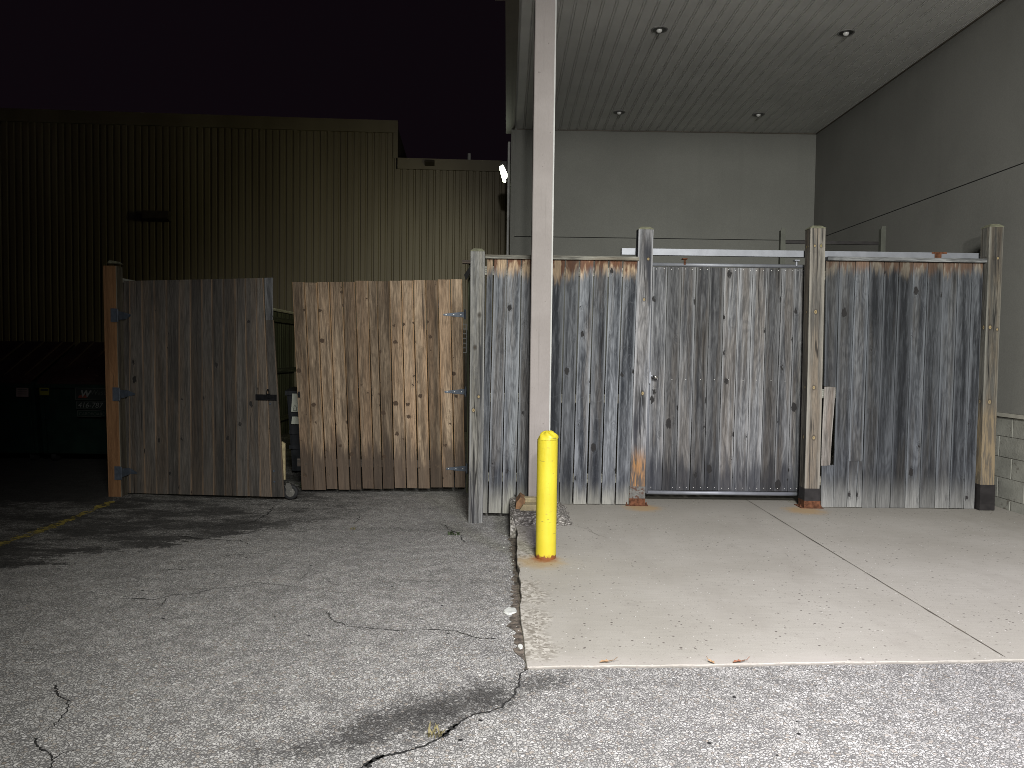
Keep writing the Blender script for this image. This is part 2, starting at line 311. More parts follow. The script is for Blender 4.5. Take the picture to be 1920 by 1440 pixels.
# the old dark patch near the enclosure (its edge runs diagonally), stained and with missing stones
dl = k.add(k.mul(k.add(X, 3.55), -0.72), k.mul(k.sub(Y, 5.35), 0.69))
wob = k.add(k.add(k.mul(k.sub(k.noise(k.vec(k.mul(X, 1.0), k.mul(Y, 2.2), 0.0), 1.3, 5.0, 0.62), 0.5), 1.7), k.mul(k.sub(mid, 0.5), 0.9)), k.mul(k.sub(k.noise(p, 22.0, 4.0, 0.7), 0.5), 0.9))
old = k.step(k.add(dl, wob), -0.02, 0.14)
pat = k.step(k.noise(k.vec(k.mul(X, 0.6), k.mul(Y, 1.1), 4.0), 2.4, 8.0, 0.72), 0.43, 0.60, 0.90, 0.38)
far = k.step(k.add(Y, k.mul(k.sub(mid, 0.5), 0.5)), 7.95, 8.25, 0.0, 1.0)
far = k.mul(far, k.step(X, -3.9, -4.5))  # far-left ground painted near black where the shadow lies
old = k.math('MAXIMUM', k.mul(k.mul(old, k.step(k.add(X, k.mul(k.sub(mid, 0.5), 1.5)), -0.7, -2.6)), pat), far)  # old patch joined with the painted far-left shade
shade_band = k.mul(k.step(k.math('ABSOLUTE', k.sub(k.add(Y, k.mul(k.sub(k.noise(p, 12.0, 5.0, 0.75), 0.5), 0.5)), 7.02)), 0.15, 0.02), k.step(X, 0.0, -0.6, 0.0, 0.3))  # band of shade before the gates, painted into the asphalt colour
shade_band_near = k.mul(k.step(k.math('ABSOLUTE', k.sub(k.add(Y, k.mul(k.sub(mid, 0.5), 0.15)), 5.15)), 0.09, 0.01), k.mul(k.step(X, -1.1, -0.8, 0.0, 0.22), k.step(X, 0.0, -0.2)))  # second, shorter shade band painted in nearer the camera
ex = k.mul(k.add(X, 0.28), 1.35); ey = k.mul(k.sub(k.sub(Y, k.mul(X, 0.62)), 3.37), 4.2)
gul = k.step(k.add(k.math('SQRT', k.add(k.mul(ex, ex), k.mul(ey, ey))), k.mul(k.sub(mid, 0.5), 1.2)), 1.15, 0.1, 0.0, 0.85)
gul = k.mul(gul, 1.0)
dens = k.math('MAXIMUM', k.math('MAXIMUM', old, shade_band), k.math('MAXIMUM', shade_band_near, gul))
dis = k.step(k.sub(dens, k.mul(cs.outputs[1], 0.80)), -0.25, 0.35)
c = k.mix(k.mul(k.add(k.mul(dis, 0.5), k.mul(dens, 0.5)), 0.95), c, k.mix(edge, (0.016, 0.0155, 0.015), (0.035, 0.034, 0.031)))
# mossy spots and rare dark pits
c = k.mix(k.mul(k.step(k.noise(p, 2.3, 4.0, 0.65), 0.66, 0.74, 0.0, 0.45), k.step(Y, 5.4, 6.4)), c, (0.075, 0.072, 0.026))
c = k.mix(k.step(k.vor(p, 4.2)['Distance'], 0.05, 0.035), c, (0.012, 0.012, 0.012))
k.set('Base Color', c)
k.bump(k.add(k.mul(edge, 0.6), k.mul(cs.outputs[1], 0.4)), 0.55, 0.005)
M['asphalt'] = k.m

# concrete slab
k = NT('broom_finished_concrete', 0.85, spec=0.25); p, xyz = k.pos(); X, Y, Z = xyz
n1 = k.noise(p, 0.9, 5.0, 0.6); n2 = k.noise(k.vec(k.mul(X, 6.0), k.mul(Y, 40.0), 0.0), 1.0, 3.0); n3 = k.noise(p, 140.0, 3.0, 0.7)
c = k.mix(k.step(n1, 0.3, 0.7), (0.280, 0.266, 0.228), (0.330, 0.315, 0.276))
c = k.mix(k.step(n2, 0.3, 0.7, 0.10, 0.0), c, (0.14, 0.13, 0.11))
c = k.mix(k.step(n3, 0.3, 0.65, 0.20, 0.0), c, (0.10, 0.09, 0.08))
vp = k.vor(k.vec(k.mul(X, 1.0), k.mul(Y, 1.0), 0.0), 26.0); cs = k.n('ShaderNodeSeparateColor'); k.t.links.new(vp['Color'], cs.inputs[0])
pits = k.mul(k.step(vp['Distance'], 0.22, 0.13), k.step(cs.outputs[0], 0.60, 0.68))
pits = k.mul(pits, k.step(k.noise(p, 1.3, 3.0), 0.40, 0.55, 0.25, 1.0))
c = k.mix(k.mul(pits, 0.8), c, (0.05, 0.038, 0.032))
vq = k.vor(p, 52.0); cq = k.n('ShaderNodeSeparateColor'); k.t.links.new(vq['Color'], cq.inputs[0])
c = k.mix(k.mul(k.mul(k.step(vq['Distance'], 0.26, 0.14), k.step(cq.outputs[0], 0.72, 0.8)), 0.55), c, (0.07, 0.055, 0.045))
c = k.mix(k.mul(k.mul(k.step(vq['Distance'], 0.24, 0.14), k.step(cq.outputs[1], 0.95, 0.97)), 0.8), c, (0.6, 0.58, 0.54))
tm = k.noise(k.vec(k.mul(X, 1.6), k.mul(Y, 0.5), 2.0), 1.0, 5.0, 0.65)
c = k.mix(k.step(tm, 0.52, 0.68, 0.0, 0.20), c, (0.17, 0.155, 0.13))
tk2 = k.noise(p, 3.1, 6.0, 0.7)
c = k.mix(k.step(tk2, 0.58, 0.72, 0.0, 0.18), c, (0.13, 0.115, 0.10))
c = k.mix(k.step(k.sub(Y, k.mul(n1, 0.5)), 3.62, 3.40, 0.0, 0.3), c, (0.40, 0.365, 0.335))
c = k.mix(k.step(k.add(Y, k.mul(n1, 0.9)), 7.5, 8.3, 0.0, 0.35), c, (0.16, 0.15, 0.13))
# scaled, exposed stones along the chipped left edge
el = k.step(k.sub(k.sub(X, 0.11), k.mul(k.noise(p, 5.0, 4.0, 0.65), 0.34)), 0.03, -0.08)
el = k.mul(el, k.step(k.noise(k.vec(0.0, k.mul(Y, 1.6), 0.0), 1.0, 2.0), 0.40, 0.52))
vs = k.vor(p, 60.0); cs2 = k.n('ShaderNodeSeparateColor'); k.t.links.new(vs['Color'], cs2.inputs[0])
c = k.mix(k.mul(el, 0.85), c, k.mix(cs2.outputs[0], (0.13, 0.115, 0.09), (0.42, 0.40, 0.35)))
# rust run around the bollard foot and the post plates
def spot(cx, cy, rad, amt, col):
    global c
    dx = k.sub(X, cx); dy = k.sub(Y, cy); d = k.math('SQRT', k.add(k.mul(dx, dx), k.mul(dy, dy)))
    d = k.add(d, k.mul(k.sub(k.noise(p, 14.0, 4.0, 0.7), 0.5), rad*0.9))
    c = k.mix(k.step(d, rad, rad*0.35, 0.0, amt), c, col)
BX, BY = G(1024, 1050, True).x, G(1024, 1050, True).y + 0.07
spot(BX-0.05, BY-0.12, 0.24, 0.5, (0.30, 0.19, 0.05)); spot(BX-0.02, BY-0.05, 0.125, 0.9, (0.22, 0.085, 0.025))
spot(1.36, 7.52, 0.24, 0.55, (0.36, 0.22, 0.07)); spot(2.95, 7.48, 0.26, 0.55, (0.36, 0.22, 0.07))
c = k.mix(k.step(k.add(Z, k.mul(k.noise(p, 30.0, 4.0, 0.7), 0.008)), 0.003, -0.003, 0.0, 0.7), c, (0.10, 0.092, 0.08))
k.set('Base Color', c); k.bump(k.sub(k.add(k.mul(n3, 0.3), k.mul(n2, 0.2)), k.mul(pits, 0.6)), 0.5, 0.004)
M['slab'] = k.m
k = NT('rough_broken_concrete', 0.9, spec=0.2); p, xyz = k.pos()
v = k.vor(p, 42.0); cs = k.n('ShaderNodeSeparateColor'); k.t.links.new(v['Color'], cs.inputs[0])
c = k.mix(cs.outputs[0], (0.10, 0.095, 0.085), (0.42, 0.40, 0.36)); c = k.mix(k.step(v['Distance'], 0.3, 0.6, 0.0, 0.6), c, (0.07, 0.06, 0.05))
k.set('Base Color', c); k.bump(v['Distance'], 1.0, 0.012); M['rough'] = k.m
M['crack'] = plain('crack_dark', (0.010, 0.010, 0.009), 0.95, var=0.4, scale=30)
M['soil'] = plain('brown_dirt', (0.085, 0.07, 0.055), 0.95, var=0.7, scale=28, bump=1.0, stain=((0.16, 0.15, 0.12), 40.0, 0.60), bscale=70)
M['joint'] = plain('slab_joint_dark', (0.075, 0.065, 0.05), 0.95, var=0.4)
# worn yellow paint: gaps where paint has gone
k = NT('worn_yellow_paint', 0.8); p, xyz = k.pos()
k.set('Base Color', k.mix(k.step(k.noise(p, 20.0, 4.0), 0.3, 0.7), (0.22, 0.175, 0.04), (0.33, 0.265, 0.06)))
k.set('Alpha', k.step(k.noise(p, 17.0, 5.0, 0.7), 0.46, 0.52)); M['line'] = k.m
M['green_bin'] = plain('dark_green_bin_paint', (0.007, 0.019, 0.014), 0.45, var=0.3, scale=5)
M['maroon_lid'] = plain('maroon_plastic_lid', (0.022, 0.008, 0.007), 0.6, var=0.3, scale=5)
M['bin_black'] = plain('black_bin_plastic', (0.016, 0.018, 0.022), 0.5, var=0.2)
M['sign_black'] = plain('black_sign_vinyl', (0.014, 0.020, 0.018), 0.5)
M['sign_white'] = plain('white_sign_vinyl', (0.15, 0.15, 0.145), 0.5)
M['sign_red'] = plain('red_sign_vinyl', (0.12, 0.03, 0.02), 0.5)
M['sign_gray'] = plain('grey_lettering', (0.055, 0.062, 0.055), 0.5)
M['sticker_pink'] = plain('white_sticker', (0.20, 0.15, 0.145), 0.5)
M['sticker_yellow'] = plain('yellow_sticker', (0.15, 0.14, 0.01), 0.5)
M['cream'] = plain('cream_label', (0.50, 0.52, 0.45), 0.6, var=0.1)
M['leaf'] = plain('dry_leaf', (0.15, 0.055, 0.025), 0.8, var=0.4, scale=40)
M['leaf2'] = plain('tan_leaf', (0.24, 0.15, 0.08), 0.8, var=0.4, scale=40)
M['weed'] = plain('weed_green', (0.035, 0.05, 0.022), 0.8, var=0.3, scale=30)
M['straw'] = plain('dry_straw', (0.15, 0.13, 0.06), 0.8, var=0.3, scale=30)
M['stone'] = plain('pale_stone', (0.42, 0.43, 0.40), 0.85, var=0.2, scale=25, bump=0.5)
M['white'] = plain('white_plastic', (0.5, 0.5, 0.48), 0.6)
M['white_bead'] = plain('white_corner_bead', (0.36, 0.36, 0.35), 0.5, var=0.1)
k = NT('lit_lens', 0.4); k.set('Emission Color', (0.95, 1.0, 0.78)); k.set('Emission Strength', 14.0); M['lens'] = k.m
k = NT('frosted_bulb', 0.2); k.set('Base Color', (0.7, 0.7, 0.68)); M['bulb'] = k.m

# ------------------------------------------------------------------ mesh builder
class MB:
    def __init__(s): s.v = []; s.f = []; s.mi = []; s.a = []; s.key = {}; s.piece = 0
    def vid(s, p):
        kk = (s.piece, round(p[0], 5), round(p[1], 5), round(p[2], 5))
        if kk not in s.key: s.key[kk] = len(s.v); s.v.append(tuple(p))
        return s.key[kk]
    def face(s, pts, wc=None, wm=None, mi=0):
        ids = [s.vid(p) for p in pts]
        if len(set(ids)) < 3: return
        if len(set(ids)) < len(ids):
            seen = []; keep = []
            for n_, i_ in enumerate(ids):
                if i_ not in seen: seen.append(i_); keep.append(n_)
            ids = seen; wc = [wc[q] for q in keep] if wc else None; wm = [wm[q] for q in keep] if wm else None
        s.f.append(ids); s.mi.append(mi)
        wc = wc or [(0, 0, 0)]*len(ids); wm = wm or [(1, .5, .14)]*len(ids)
        s.a += list(zip(wc, wm))
    def box(s, x0, x1, y0, y1, z0, z1, mi=0, wood=None):
        s.piece += 1
        P = lambda a, b, c_: Vector((x1 if a else x0, y1 if b else y0, z1 if c_ else z0))
        q = [((0,0,0),(1,0,0),(1,0,1),(0,0,1)), ((1,1,0),(0,1,0),(0,1,1),(1,1,1)), ((0,1,0),(0,0,0),(0,0,1),(0,1,1)),
             ((1,0,0),(1,1,0),(1,1,1),(1,0,1)), ((0,0,1),(1,0,1),(1,1,1),(0,1,1)), ((0,1,0),(1,1,0),(1,0,0),(0,0,0))]
        sd = R.random() if wood is None else wood
        dx, dy, dz = x1-x0, y1-y0, z1-z0; m_ = max(dx, dy, dz)
        for qq in q:
            pts = [P(*c_) for c_ in qq]; wc = []
            for p_ in pts:
                l = p_ - Vector((x0, y0, z0))
                if m_ == dx: wc.append((l.z - dz/2 + l.y, l.x, sd))
                elif m_ == dy: wc.append((l.z - dz/2 + l.x, l.y, sd))
                else: wc.append((l.x - dx/2 + l.y, l.z, sd))
            s.face(pts, wc, [(1, .5, .3)]*4, mi)
    def tube(s, a, b, r_, n_=12, mi=0, r2=None, caps=True):
        s.piece += 1
        a = Vector(a); b = Vector(b); d = (b-a).normalized(); t = d.orthogonal().normalized(); w_ = d.cross(t); r2 = r_ if r2 is None else r2
        A = [a + (t*math.cos(2*PI*i/n_)+w_*math.sin(2*PI*i/n_))*r_ for i in range(n_)]
        B = [b + (t*math.cos(2*PI*i/n_)+w_*math.sin(2*PI*i/n_))*r2 for i in range(n_)]
        for i in range(n_): j = (i+1) % n_; s.face([A[i], A[j], B[j], B[i]], mi=mi)
        if caps: s.face(A[::-1], mi=mi); s.face(B, mi=mi)
    def prism(s, pts, d, mi=0):     # polygon extruded along vector d
        s.piece += 1
        A = [Vector(p) for p in pts]; B = [p + Vector(d) for p in A]
        s.face(A, mi=mi); s.face(B[::-1], mi=mi)
        for i in range(len(A)): j = (i+1) % len(A); s.face([A[j], A[i], B[i], B[j]], mi=mi)
    def build(s, name, mats, parent=None, smooth=False):
        me = bpy.data.meshes.new(name); me.from_pydata(s.v, [], s.f)
        if not isinstance(mats, (list, tuple)): mats = [mats]
        for m_ in mats: me.materials.append(m_)
        me.polygons.foreach_set('material_index', s.mi)
        for nm, ix in (('wc', 0), ('wm', 1)):
            at = me.attributes.new(nm, 'FLOAT_VECTOR', 'CORNER')
            at.data.foreach_set('vector', [x for c_ in s.a for x in c_[ix]])
        if smooth: me.polygons.foreach_set('use_smooth', [True]*len(me.polygons))
        me.validate(); me.update()
        o = bpy.data.objects.new(name, me); C.objects.link(o)
        if parent is not None: o.parent = parent; o.matrix_parent_inverse = parent.matrix_world.inverted() if False else Matrix.Translation(-Vector(parent.location))
        return o

def thing(name, label, cat, loc=(0, 0, 0), group=None):
    o = bpy.data.objects.new(name, None); C.objects.link(o); o.location = loc; o.empty_display_size = 0.2
    o['label'] = label; o['category'] = cat
    if group: o['group'] = group
    return o
def tag(o, label=None, cat=None, group=None, kind=None):
    for k_, v_ in (('label', label), ('category', cat), ('group', group), ('kind', kind)):
        if v_: o[k_] = v_
    return o

class Frame:
    def __init__(s, p0, p1):                       # runs along the fence from p0 to p1, z up, n towards the back
        s.o = Vector((p0[0], p0[1], 0)); d = Vector((p1[0]-p0[0], p1[1]-p0[1], 0)); s.L = d.length; s.u = d/s.L; s.n = Vector((-s.u.y, s.u.x, 0))
    def p(s, a, b, z): return s.o + s.u*a + s.n*b + Vector((0, 0, z))

def board(mb, fr, b0, b1, t0, t1, zb, zt, y=0.0, thk=0.019, ch=0.003, seg=10, wob=0.0015, seed=None, tone=None, tilt=0.0, mi=0, zb1=None, zt1=None, htop=None):
    mb.piece += 1
    seed = R.random() if seed is None else seed; tone = R.random() if tone is None else tone
    zb1 = zb if zb1 is None else zb1; zt1 = zt if zt1 is None else zt1; htop = zt if htop is None else htop
    rings = []
    w1 = R.random()*9; w2 = R.random()*9
    for i in range(seg+1):
        q = i/seg; l = b0+(t0-b0)*q + wob*math.sin(w1+q*7); rr = b1+(t1-b1)*q + wob*math.sin(w2+q*6)
        zl = zb+(zt-zb)*q; zr = zb1+(zt1-zb1)*q; bow = 0.0015*math.sin(w1+q*4)
        w_ = rr-l; pr = []
        for (a, b_) in ((0, thk), (0, ch), (ch, 0), (w_-ch, 0), (w_, ch), (w_, thk)):
            zz = zl+(zr-zl)*(a/max(w_, 1e-6))
            b2 = b_ + y + bow + tilt*(a/w_-0.5)
            ext = b_ if a in (0, w_) else 0
            uu = (a - w_/2) + (ext if a else -ext)
            pr.append((fr.p(l+a, b2, zz), (uu, zz, seed), (htop-zz, tone, w_+2*ext)))
        rings.append(pr)
    for i in range(seg):
        A, B = rings[i], rings[i+1]
        for j in range(5):
            qd = [A[j], A[j+1], B[j+1], B[j]]
            mb.face([x[0] for x in qd], [x[1] for x in qd], [x[2] for x in qd], mi)
        qd = [A[5], A[0], B[0], B[5]]
        mb.face([x[0] for x in qd], [x[1] for x in qd], [x[2] for x in qd], mi)
    for T, rv in ((rings[-1], False), (rings[0], True)):
        T = T[::-1] if rv else T
        mb.face([x[0] for x in T], [x[1] for x in T], [x[2] for x in T], mi)

def post(mb, x0, x1, y0, dep, zb, zt, lean=0.0, cap=True, ch=0.006, mi=0, mi_side=None, seed=None, capmi=None):
    """square timber with chamfered edges and a shallow pyramid cap, leaning by `lean` metres at the top"""
    mb.piece += 1
    seed = R.random() if seed is None else seed
    w_ = x1-x0; capmi = mi if capmi is None else capmi
    prof = [(ch, 0), (w_-ch, 0), (w_, ch), (w_, dep-ch), (w_-ch, dep), (ch, dep), (0, dep-ch), (0, ch)]
    sides = [0, 1, 1, 2, 2, 3, 3, 0]
    def uu(a, b_, sd):
        return (a - w_/2) if sd in (0, 2) else (b_ - dep/2)
    N_ = 12; rings = []
    wv = R.random()*6
    def ring(z, ins=0.0, q=1.0):
        dx = lean*q + 0.002*math.sin(wv+q*5)
        return [Vector((x0+dx + a+(w_/2-a)*ins, y0 + b_+(dep/2-b_)*ins, z)) for a, b_ in prof]
    for i in range(N_+1): q = i/N_; rings.append((zb+(zt-0.03-zb)*q, ring(zb+(zt-0.03-zb)*q, 0, q)))
    for i in range(N_):
        (z0, A), (z1, B) = rings[i], rings[i+1]
        for j in range(8):
            j2 = (j+1) % 8; sd = [0, 1, 1, 2, 2, 3, 3, 0][j]
            (a0, b0_), (a1, b1_) = prof[j], prof[j2]
            wc = [(uu(a0, b0_, sd), z0-zb, seed+sd*0.31), (uu(a1, b1_, sd), z0-zb, seed+sd*0.31), (uu(a1, b1_, sd), z1-zb, seed+sd*0.31), (uu(a0, b0_, sd), z1-zb, seed+sd*0.31)]
            wm = [(zt-z0, .5, w_), (zt-z0, .5, w_), (zt-z1, .5, w_), (zt-z1, .5, w_)]
            m_ = mi if (mi_side is None or sd != 1) else mi_side
            mb.face([A[j], A[j2], B[j2], B[j]], wc, wm, m_)
    A = rings[-1][1]
    if cap:
        over = ring(zt-0.03, -0.04, 1); B = ring(zt-0.024, -0.04, 1); Cc = ring(zt, 0.38, 1)
        for P0, P1 in ((A, over), (over, B), (B, Cc)):
            for j in range(8): j2 = (j+1) % 8; mb.face([P0[j], P0[j2], P1[j2], P1[j]], [(0, 1.5, seed)]*4, None, capmi)
        mb.face(Cc, [(0, 1.5, seed)]*8, None, capmi)
    else: mb.face(A, [(0, 1.5, seed)]*8, None, capmi)
    mb.face(ring(zb, 0, 0)[::-1], [(0, 0.1, seed)]*8, None, mi)

def nails(mb, pts, r_=0.004, mi=1, d=Vector((0, -0.002, 0))):
    for p_ in pts: mb.tube(Vector(p_)+Vector((0, 0.001, 0)), Vector(p_)+d, r_, 6, mi, r_*0.7)

# ------------------------------------------------------------------ SETTING: ground
mb = MB(); nx, ny = 70, 110
xs = [-60 + 120*i/nx for i in range(nx+1)]
ys = [-12 + 24*(j/80) for j in range(81)] + [12 + (j**2)*0.12 for j in range(1, 30)]
for i in range(nx):
    for j in range(len(ys)-1):
        mb.face([(xs[i], ys[j], zg(0, ys[j])), (xs[i+1], ys[j], zg(0, ys[j])), (xs[i+1], ys[j+1], zg(0, ys[j+1])), (xs[i], ys[j+1], zg(0, ys[j+1]))])
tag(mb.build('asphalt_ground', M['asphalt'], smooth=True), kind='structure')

# slab: x from left edge to right wall; front edge slightly oblique, irregular lip
pl = G(990, 1250, True); pr_ = G(1919, 1236, True)
RW = 5.05
SL = 0.105
mb = MB(); top_z = 0.0
def yfront(x): return pl.y + (x-pl.x)*(pr_.y-pl.y)/(pr_.x-pl.x) + 0.004*math.sin(x*5.0) + 0.003*math.sin(x*23+1)
def xleft(y): return SL + 0.007*math.sin(y*4.1) + 0.006*math.sin(y*19.0)+0.003*math.sin(y*53) + (0.012 if y < 4.2 else 0)
NXs = 90; grid = []
for j in range(61):
    row = []
    for i in range(NXs+1):
        xa = xleft(3.8) if j < 1 else xleft(3.7 + (12.76-3.7)*(j/60)**1.0)
        x = xa + (RW-xa)*(i/NXs); y = yfront(x) + (12.76-yfront(x))*(j/60); row.append(Vector((x, y, 0)))
    grid.append(row)
for j in range(60):
    for i in range(NXs): mb.face([grid[j][i], grid[j][i+1], grid[j+1][i+1], grid[j+1][i]])
b_ = 0.007
for i in range(NXs):        # rounded front lip then face
    a, c_ = grid[0][i], grid[0][i+1]; a2, c2 = a+Vector((0, -b_, -b_*0.9-.005*math.sin(a.x*31)**2)), c_+Vector((0, -b_, -b_*0.9-.005*math.sin(c_.x*31)**2))
    mb.face([a2, c2, c_, a]); mb.face([a2+Vector((0, 0, -.15)), c2+Vector((0, 0, -.15)), c2, a2])
for j in range(60):
    a, c_ = grid[j][0], grid[j+1][0]; a2, c2 = a+Vector((-b_*.6, 0, -b_)), c_+Vector((-b_*.6, 0, -b_))
    mb.face([c2, a2, a, c_]); mb.face([c2+Vector((0, 0, -.25)), a2+Vector((0, 0, -.25)), a2, c2])
tag(mb.build('concrete_slab', M['slab'], smooth=False), kind='structure')

def ribbon(name, pts, w0, w1, mat, slab=False, jag=0.35, sub=5, dz=0.003, rnd=None, mb=None):
    rr = rnd or R
    P = [G(a, b, slab) for a, b in pts]; Q = []
    for i in range(len(P)-1):
        for s_ in range(sub):
            t = s_/sub; p_ = P[i].lerp(P[i+1], t)
            if jag: L = (P[i+1]-P[i]).length; p_ = p_ + Vector((rr.uniform(-1, 1), rr.uniform(-1, 1), 0))*min(L/sub, 0.05)*jag
            Q.append(p_)
    Q.append(P[-1]); mb = mb or MB(); mb.piece += 1; prev = None; n_ = len(Q)
    for i, p_ in enumerate(Q):
        d = (Q[min(i+1, n_-1)]-Q[max(i-1, 0)]); d.z = 0; d.normalize(); s_ = Vector((-d.y, d.x, 0))
        t = i/(n_-1); w_ = (w0+(w1-w0)*t)*(1.0 if not jag else rr.uniform(0.35, 1.5))*(0.3 if i in (0, n_-1) else 1)
        L_, R_ = p_+s_*w_/2, p_-s_*w_/2
        for q in (L_, R_): q.z = (0 if slab else zg(q.x, q.y)) + dz
        if prev: mb.face([prev[1], prev[0], L_, R_])
        prev = (L_, R_)
    return mb
cr = MB()
for pts, a, b in [
    ([(985,1253),(972,1282),(963,1308),(930,1332),(885,1342),(862,1356),(832,1380),(800,1398),(760,1410),(722,1418),(690,1432),(655,1452)], .006, .013),
    ([(860,1358),(845,1366),(832,1384)], .016, .02), ([(720,1418),(700,1424),(688,1440)], .018, .022),
    ([(612,1147),(622,1160),(650,1175),(690,1178),(740,1182),(800,1180),(850,1183),(875,1190),(895,1197),(930,1198)], .005, .007),
    ([(235,1122),(290,1125),(330,1115),(365,1114),(400,1105),(440,1101),(480,1092),(512,1096),(572,1103)], .007, .004),
    ([(105,1285),(110,1305),(128,1315),(125,1335),(90,1370)], .009, .004), ([(65,1385),(75,1405),(95,1415),(100,1430),(88,1450)], .008, .006), ([(98,1426),(118,1412),(140,1408)], .004, .003),
    ([(512,950),(498,966),(472,980),(430,985),(345,990)], .020, .008), ([(820,978),(842,992),(862,1004),(872,1018)], .010, .006), ([(676,966),(664,982)], .010, .006),
    ([(838,996),(870,1000)], .012, .006), ([(560,1092),(578,1072)], .004, .003), ([(270,1155),(300,1140),(310,1122)], .003, .004),
    ([(330,1005),(400,1012),(450,1014),(470,1022)], .012, .006), ([(420,1042),(450,1040),(490,1038)], .012, .006), ([(310,1068),(350,1068)], .012, .006)]:
    ribbon('c', pts, a, b, None, mb=cr, jag=0.55, sub=9)
tag(cr.build('asphalt_cracks', M['crack']), kind='structure')
jm = ribbon('j', [(1398,936),(1520,1011),(1640,1084),(1760,1157),(1886,1233)], .009, .009, None, slab=True, jag=0.02, sub=8, dz=.002)
ribbon('j', [(1075,985),(1100,992),(1125,1004),(1140,1010)], .003, .002, None, slab=True, jag=0.3, sub=4, dz=.002, mb=jm)
tag(jm.build('slab_joints', M['joint']), kind='structure')
# dirt that has gathered along the slab's left side
mb = MB(); prev = None
for i in range(90):
    y = 3.62 + (7.0-3.62)*i/89; xr = xleft(y)+0.005; wl = 0.022+0.015*math.sin(y*3.1)+R.uniform(0, .035)
    if i > 86: wl = .02
    if i < 6: wl *= i/6
    a = Vector((xr-wl-0.015, y, zg(0, y)+0.003)); b = Vector((xr, y, zg(0, y)+0.006))
    if prev: mb.face([prev[0], prev[1], b, a])
    prev = (a, b)
tag(mb.build('dirt_strip', M['soil']), kind='structure')
mb = ribbon('y', [(212,940),(160,962),(110,983),(60,1001),(0,1019),(-90,1052)], .10, .11, None, jag=0.03, sub=8, dz=.004)
tag(mb.build('yellow_parking_line', M['line']), kind='structure')

# ------------------------------------------------------------------ SETTING: canopy building
bld = thing('canopy_building', 'grey stucco building whose flat canopy roof covers the concrete slab', 'building', (2.5, 12.8, 0))
BWY, CZ = 12.76, 5.19
SEAM = 3.44
mb = MB(); mb.box(0.10, RW, BWY, BWY+0.2, -0.3, SEAM-0.006); mb.box(0.10, RW, BWY, BWY+0.2, SEAM+0.006, CZ+.3); mb.box(0.103, RW, BWY+0.006, BWY+0.19, SEAM-.01, SEAM+.01, 1)
mb.build('rear_wall', [M['stucco'], M['crack']], bld)
mb = MB(); mb.box(RW, RW+.2, -6, BWY+.2, 0.97, SEAM-.006); mb.box(RW, RW+.2, -6, BWY+.2, SEAM+.006, CZ+.5); mb.box(RW+.006, RW+.19, -6, BWY+.19, SEAM-.01, SEAM+.01, 1)
mb.build('side_wall', [M['stucco_side'], M['crack']], bld)
mb = MB(); mb.box(0.03, 0.10, BWY+0.01, 20, -0.3, CZ+.3)
mb.build('outer_wall', M['stucco'], bld)
# concrete block base of the side wall, each course with mortar joints
mb = MB(); zc = [-0.02, 0.10, 0.31, 0.52, 0.73, 0.93]
for ci in range(5):
    off = 0.2 if ci % 2 else 0.0; y = -6 + off
    while y < BWY:
        y1 = min(y+0.39, BWY); e = 0.004 if ci < 4 else 0.0
        mb.box(RW+0.002+R.uniform(0, .003), RW+.15, y+.005, y1-.005 if ci < 4 else y1, zc[ci]+.005, zc[ci+1]-.005); y += 0.40
mb.build('block_wall', M['block'], bld)
mb = MB(); mb.box(RW+.011, RW+.16, -6, BWY, -.3, .93)
mb.build('mortar', plain('mortar', (0.25, 0.245, 0.22), 0.9, var=.1), bld)
mb = MB(); mb.box(RW-.018, RW+.1, -6, BWY, 0.93, 0.968)
mb.build('wall_ledge', plain('pale_ledge', (0.30, 0.29, 0.25), 0.8, var=.15), bld)
# soffit: long boards with paired grooves
mb = MB(); CY0 = 6.95; x = 0.11; pitch = 0.1445
prof = [(x, CZ)]
while x + pitch < RW:
    g = x + pitch
    for gx in (g-0.030, g-0.004): prof += [(gx-0.0065, CZ), (gx-.0025, CZ+0.012), (gx+.0025, CZ+0.012), (gx+0.0065, CZ)]
    x = g
prof.append((RW, CZ))
holes = [(1.68, 8.83), (3.80, 8.83), (1.66, 11.80), (3.78, 11.80)]
for i in range(len(prof)-1):
    a, b = prof[i], prof[i+1]; mb.face([(a[0], BWY, a[1]), (b[0], BWY, b[1]), (b[0], CY0, b[1]), (a[0], CY0, a[1])][::-1])
mb.box(0.0, RW+.2, CY0, BWY+.2, CZ+0.03, CZ+.5)
mb.build('soffit', M['soffit'], bld)
mb = MB(); mb.box(-.06, 0.035, CY0, BWY+.2, CZ-0.02, CZ+.62); mb.box(0.035, 0.085, CY0, BWY, CZ-0.008, CZ+.03); mb.box(-.06, RW+.2, CY0-.05, CY0-.002, CZ-.03, CZ+.62)
mb.box(-.17, -.062, 7.75, 8.25, CZ+.03, CZ+.20)
mb.build('fascia', M['fascia'], bld)
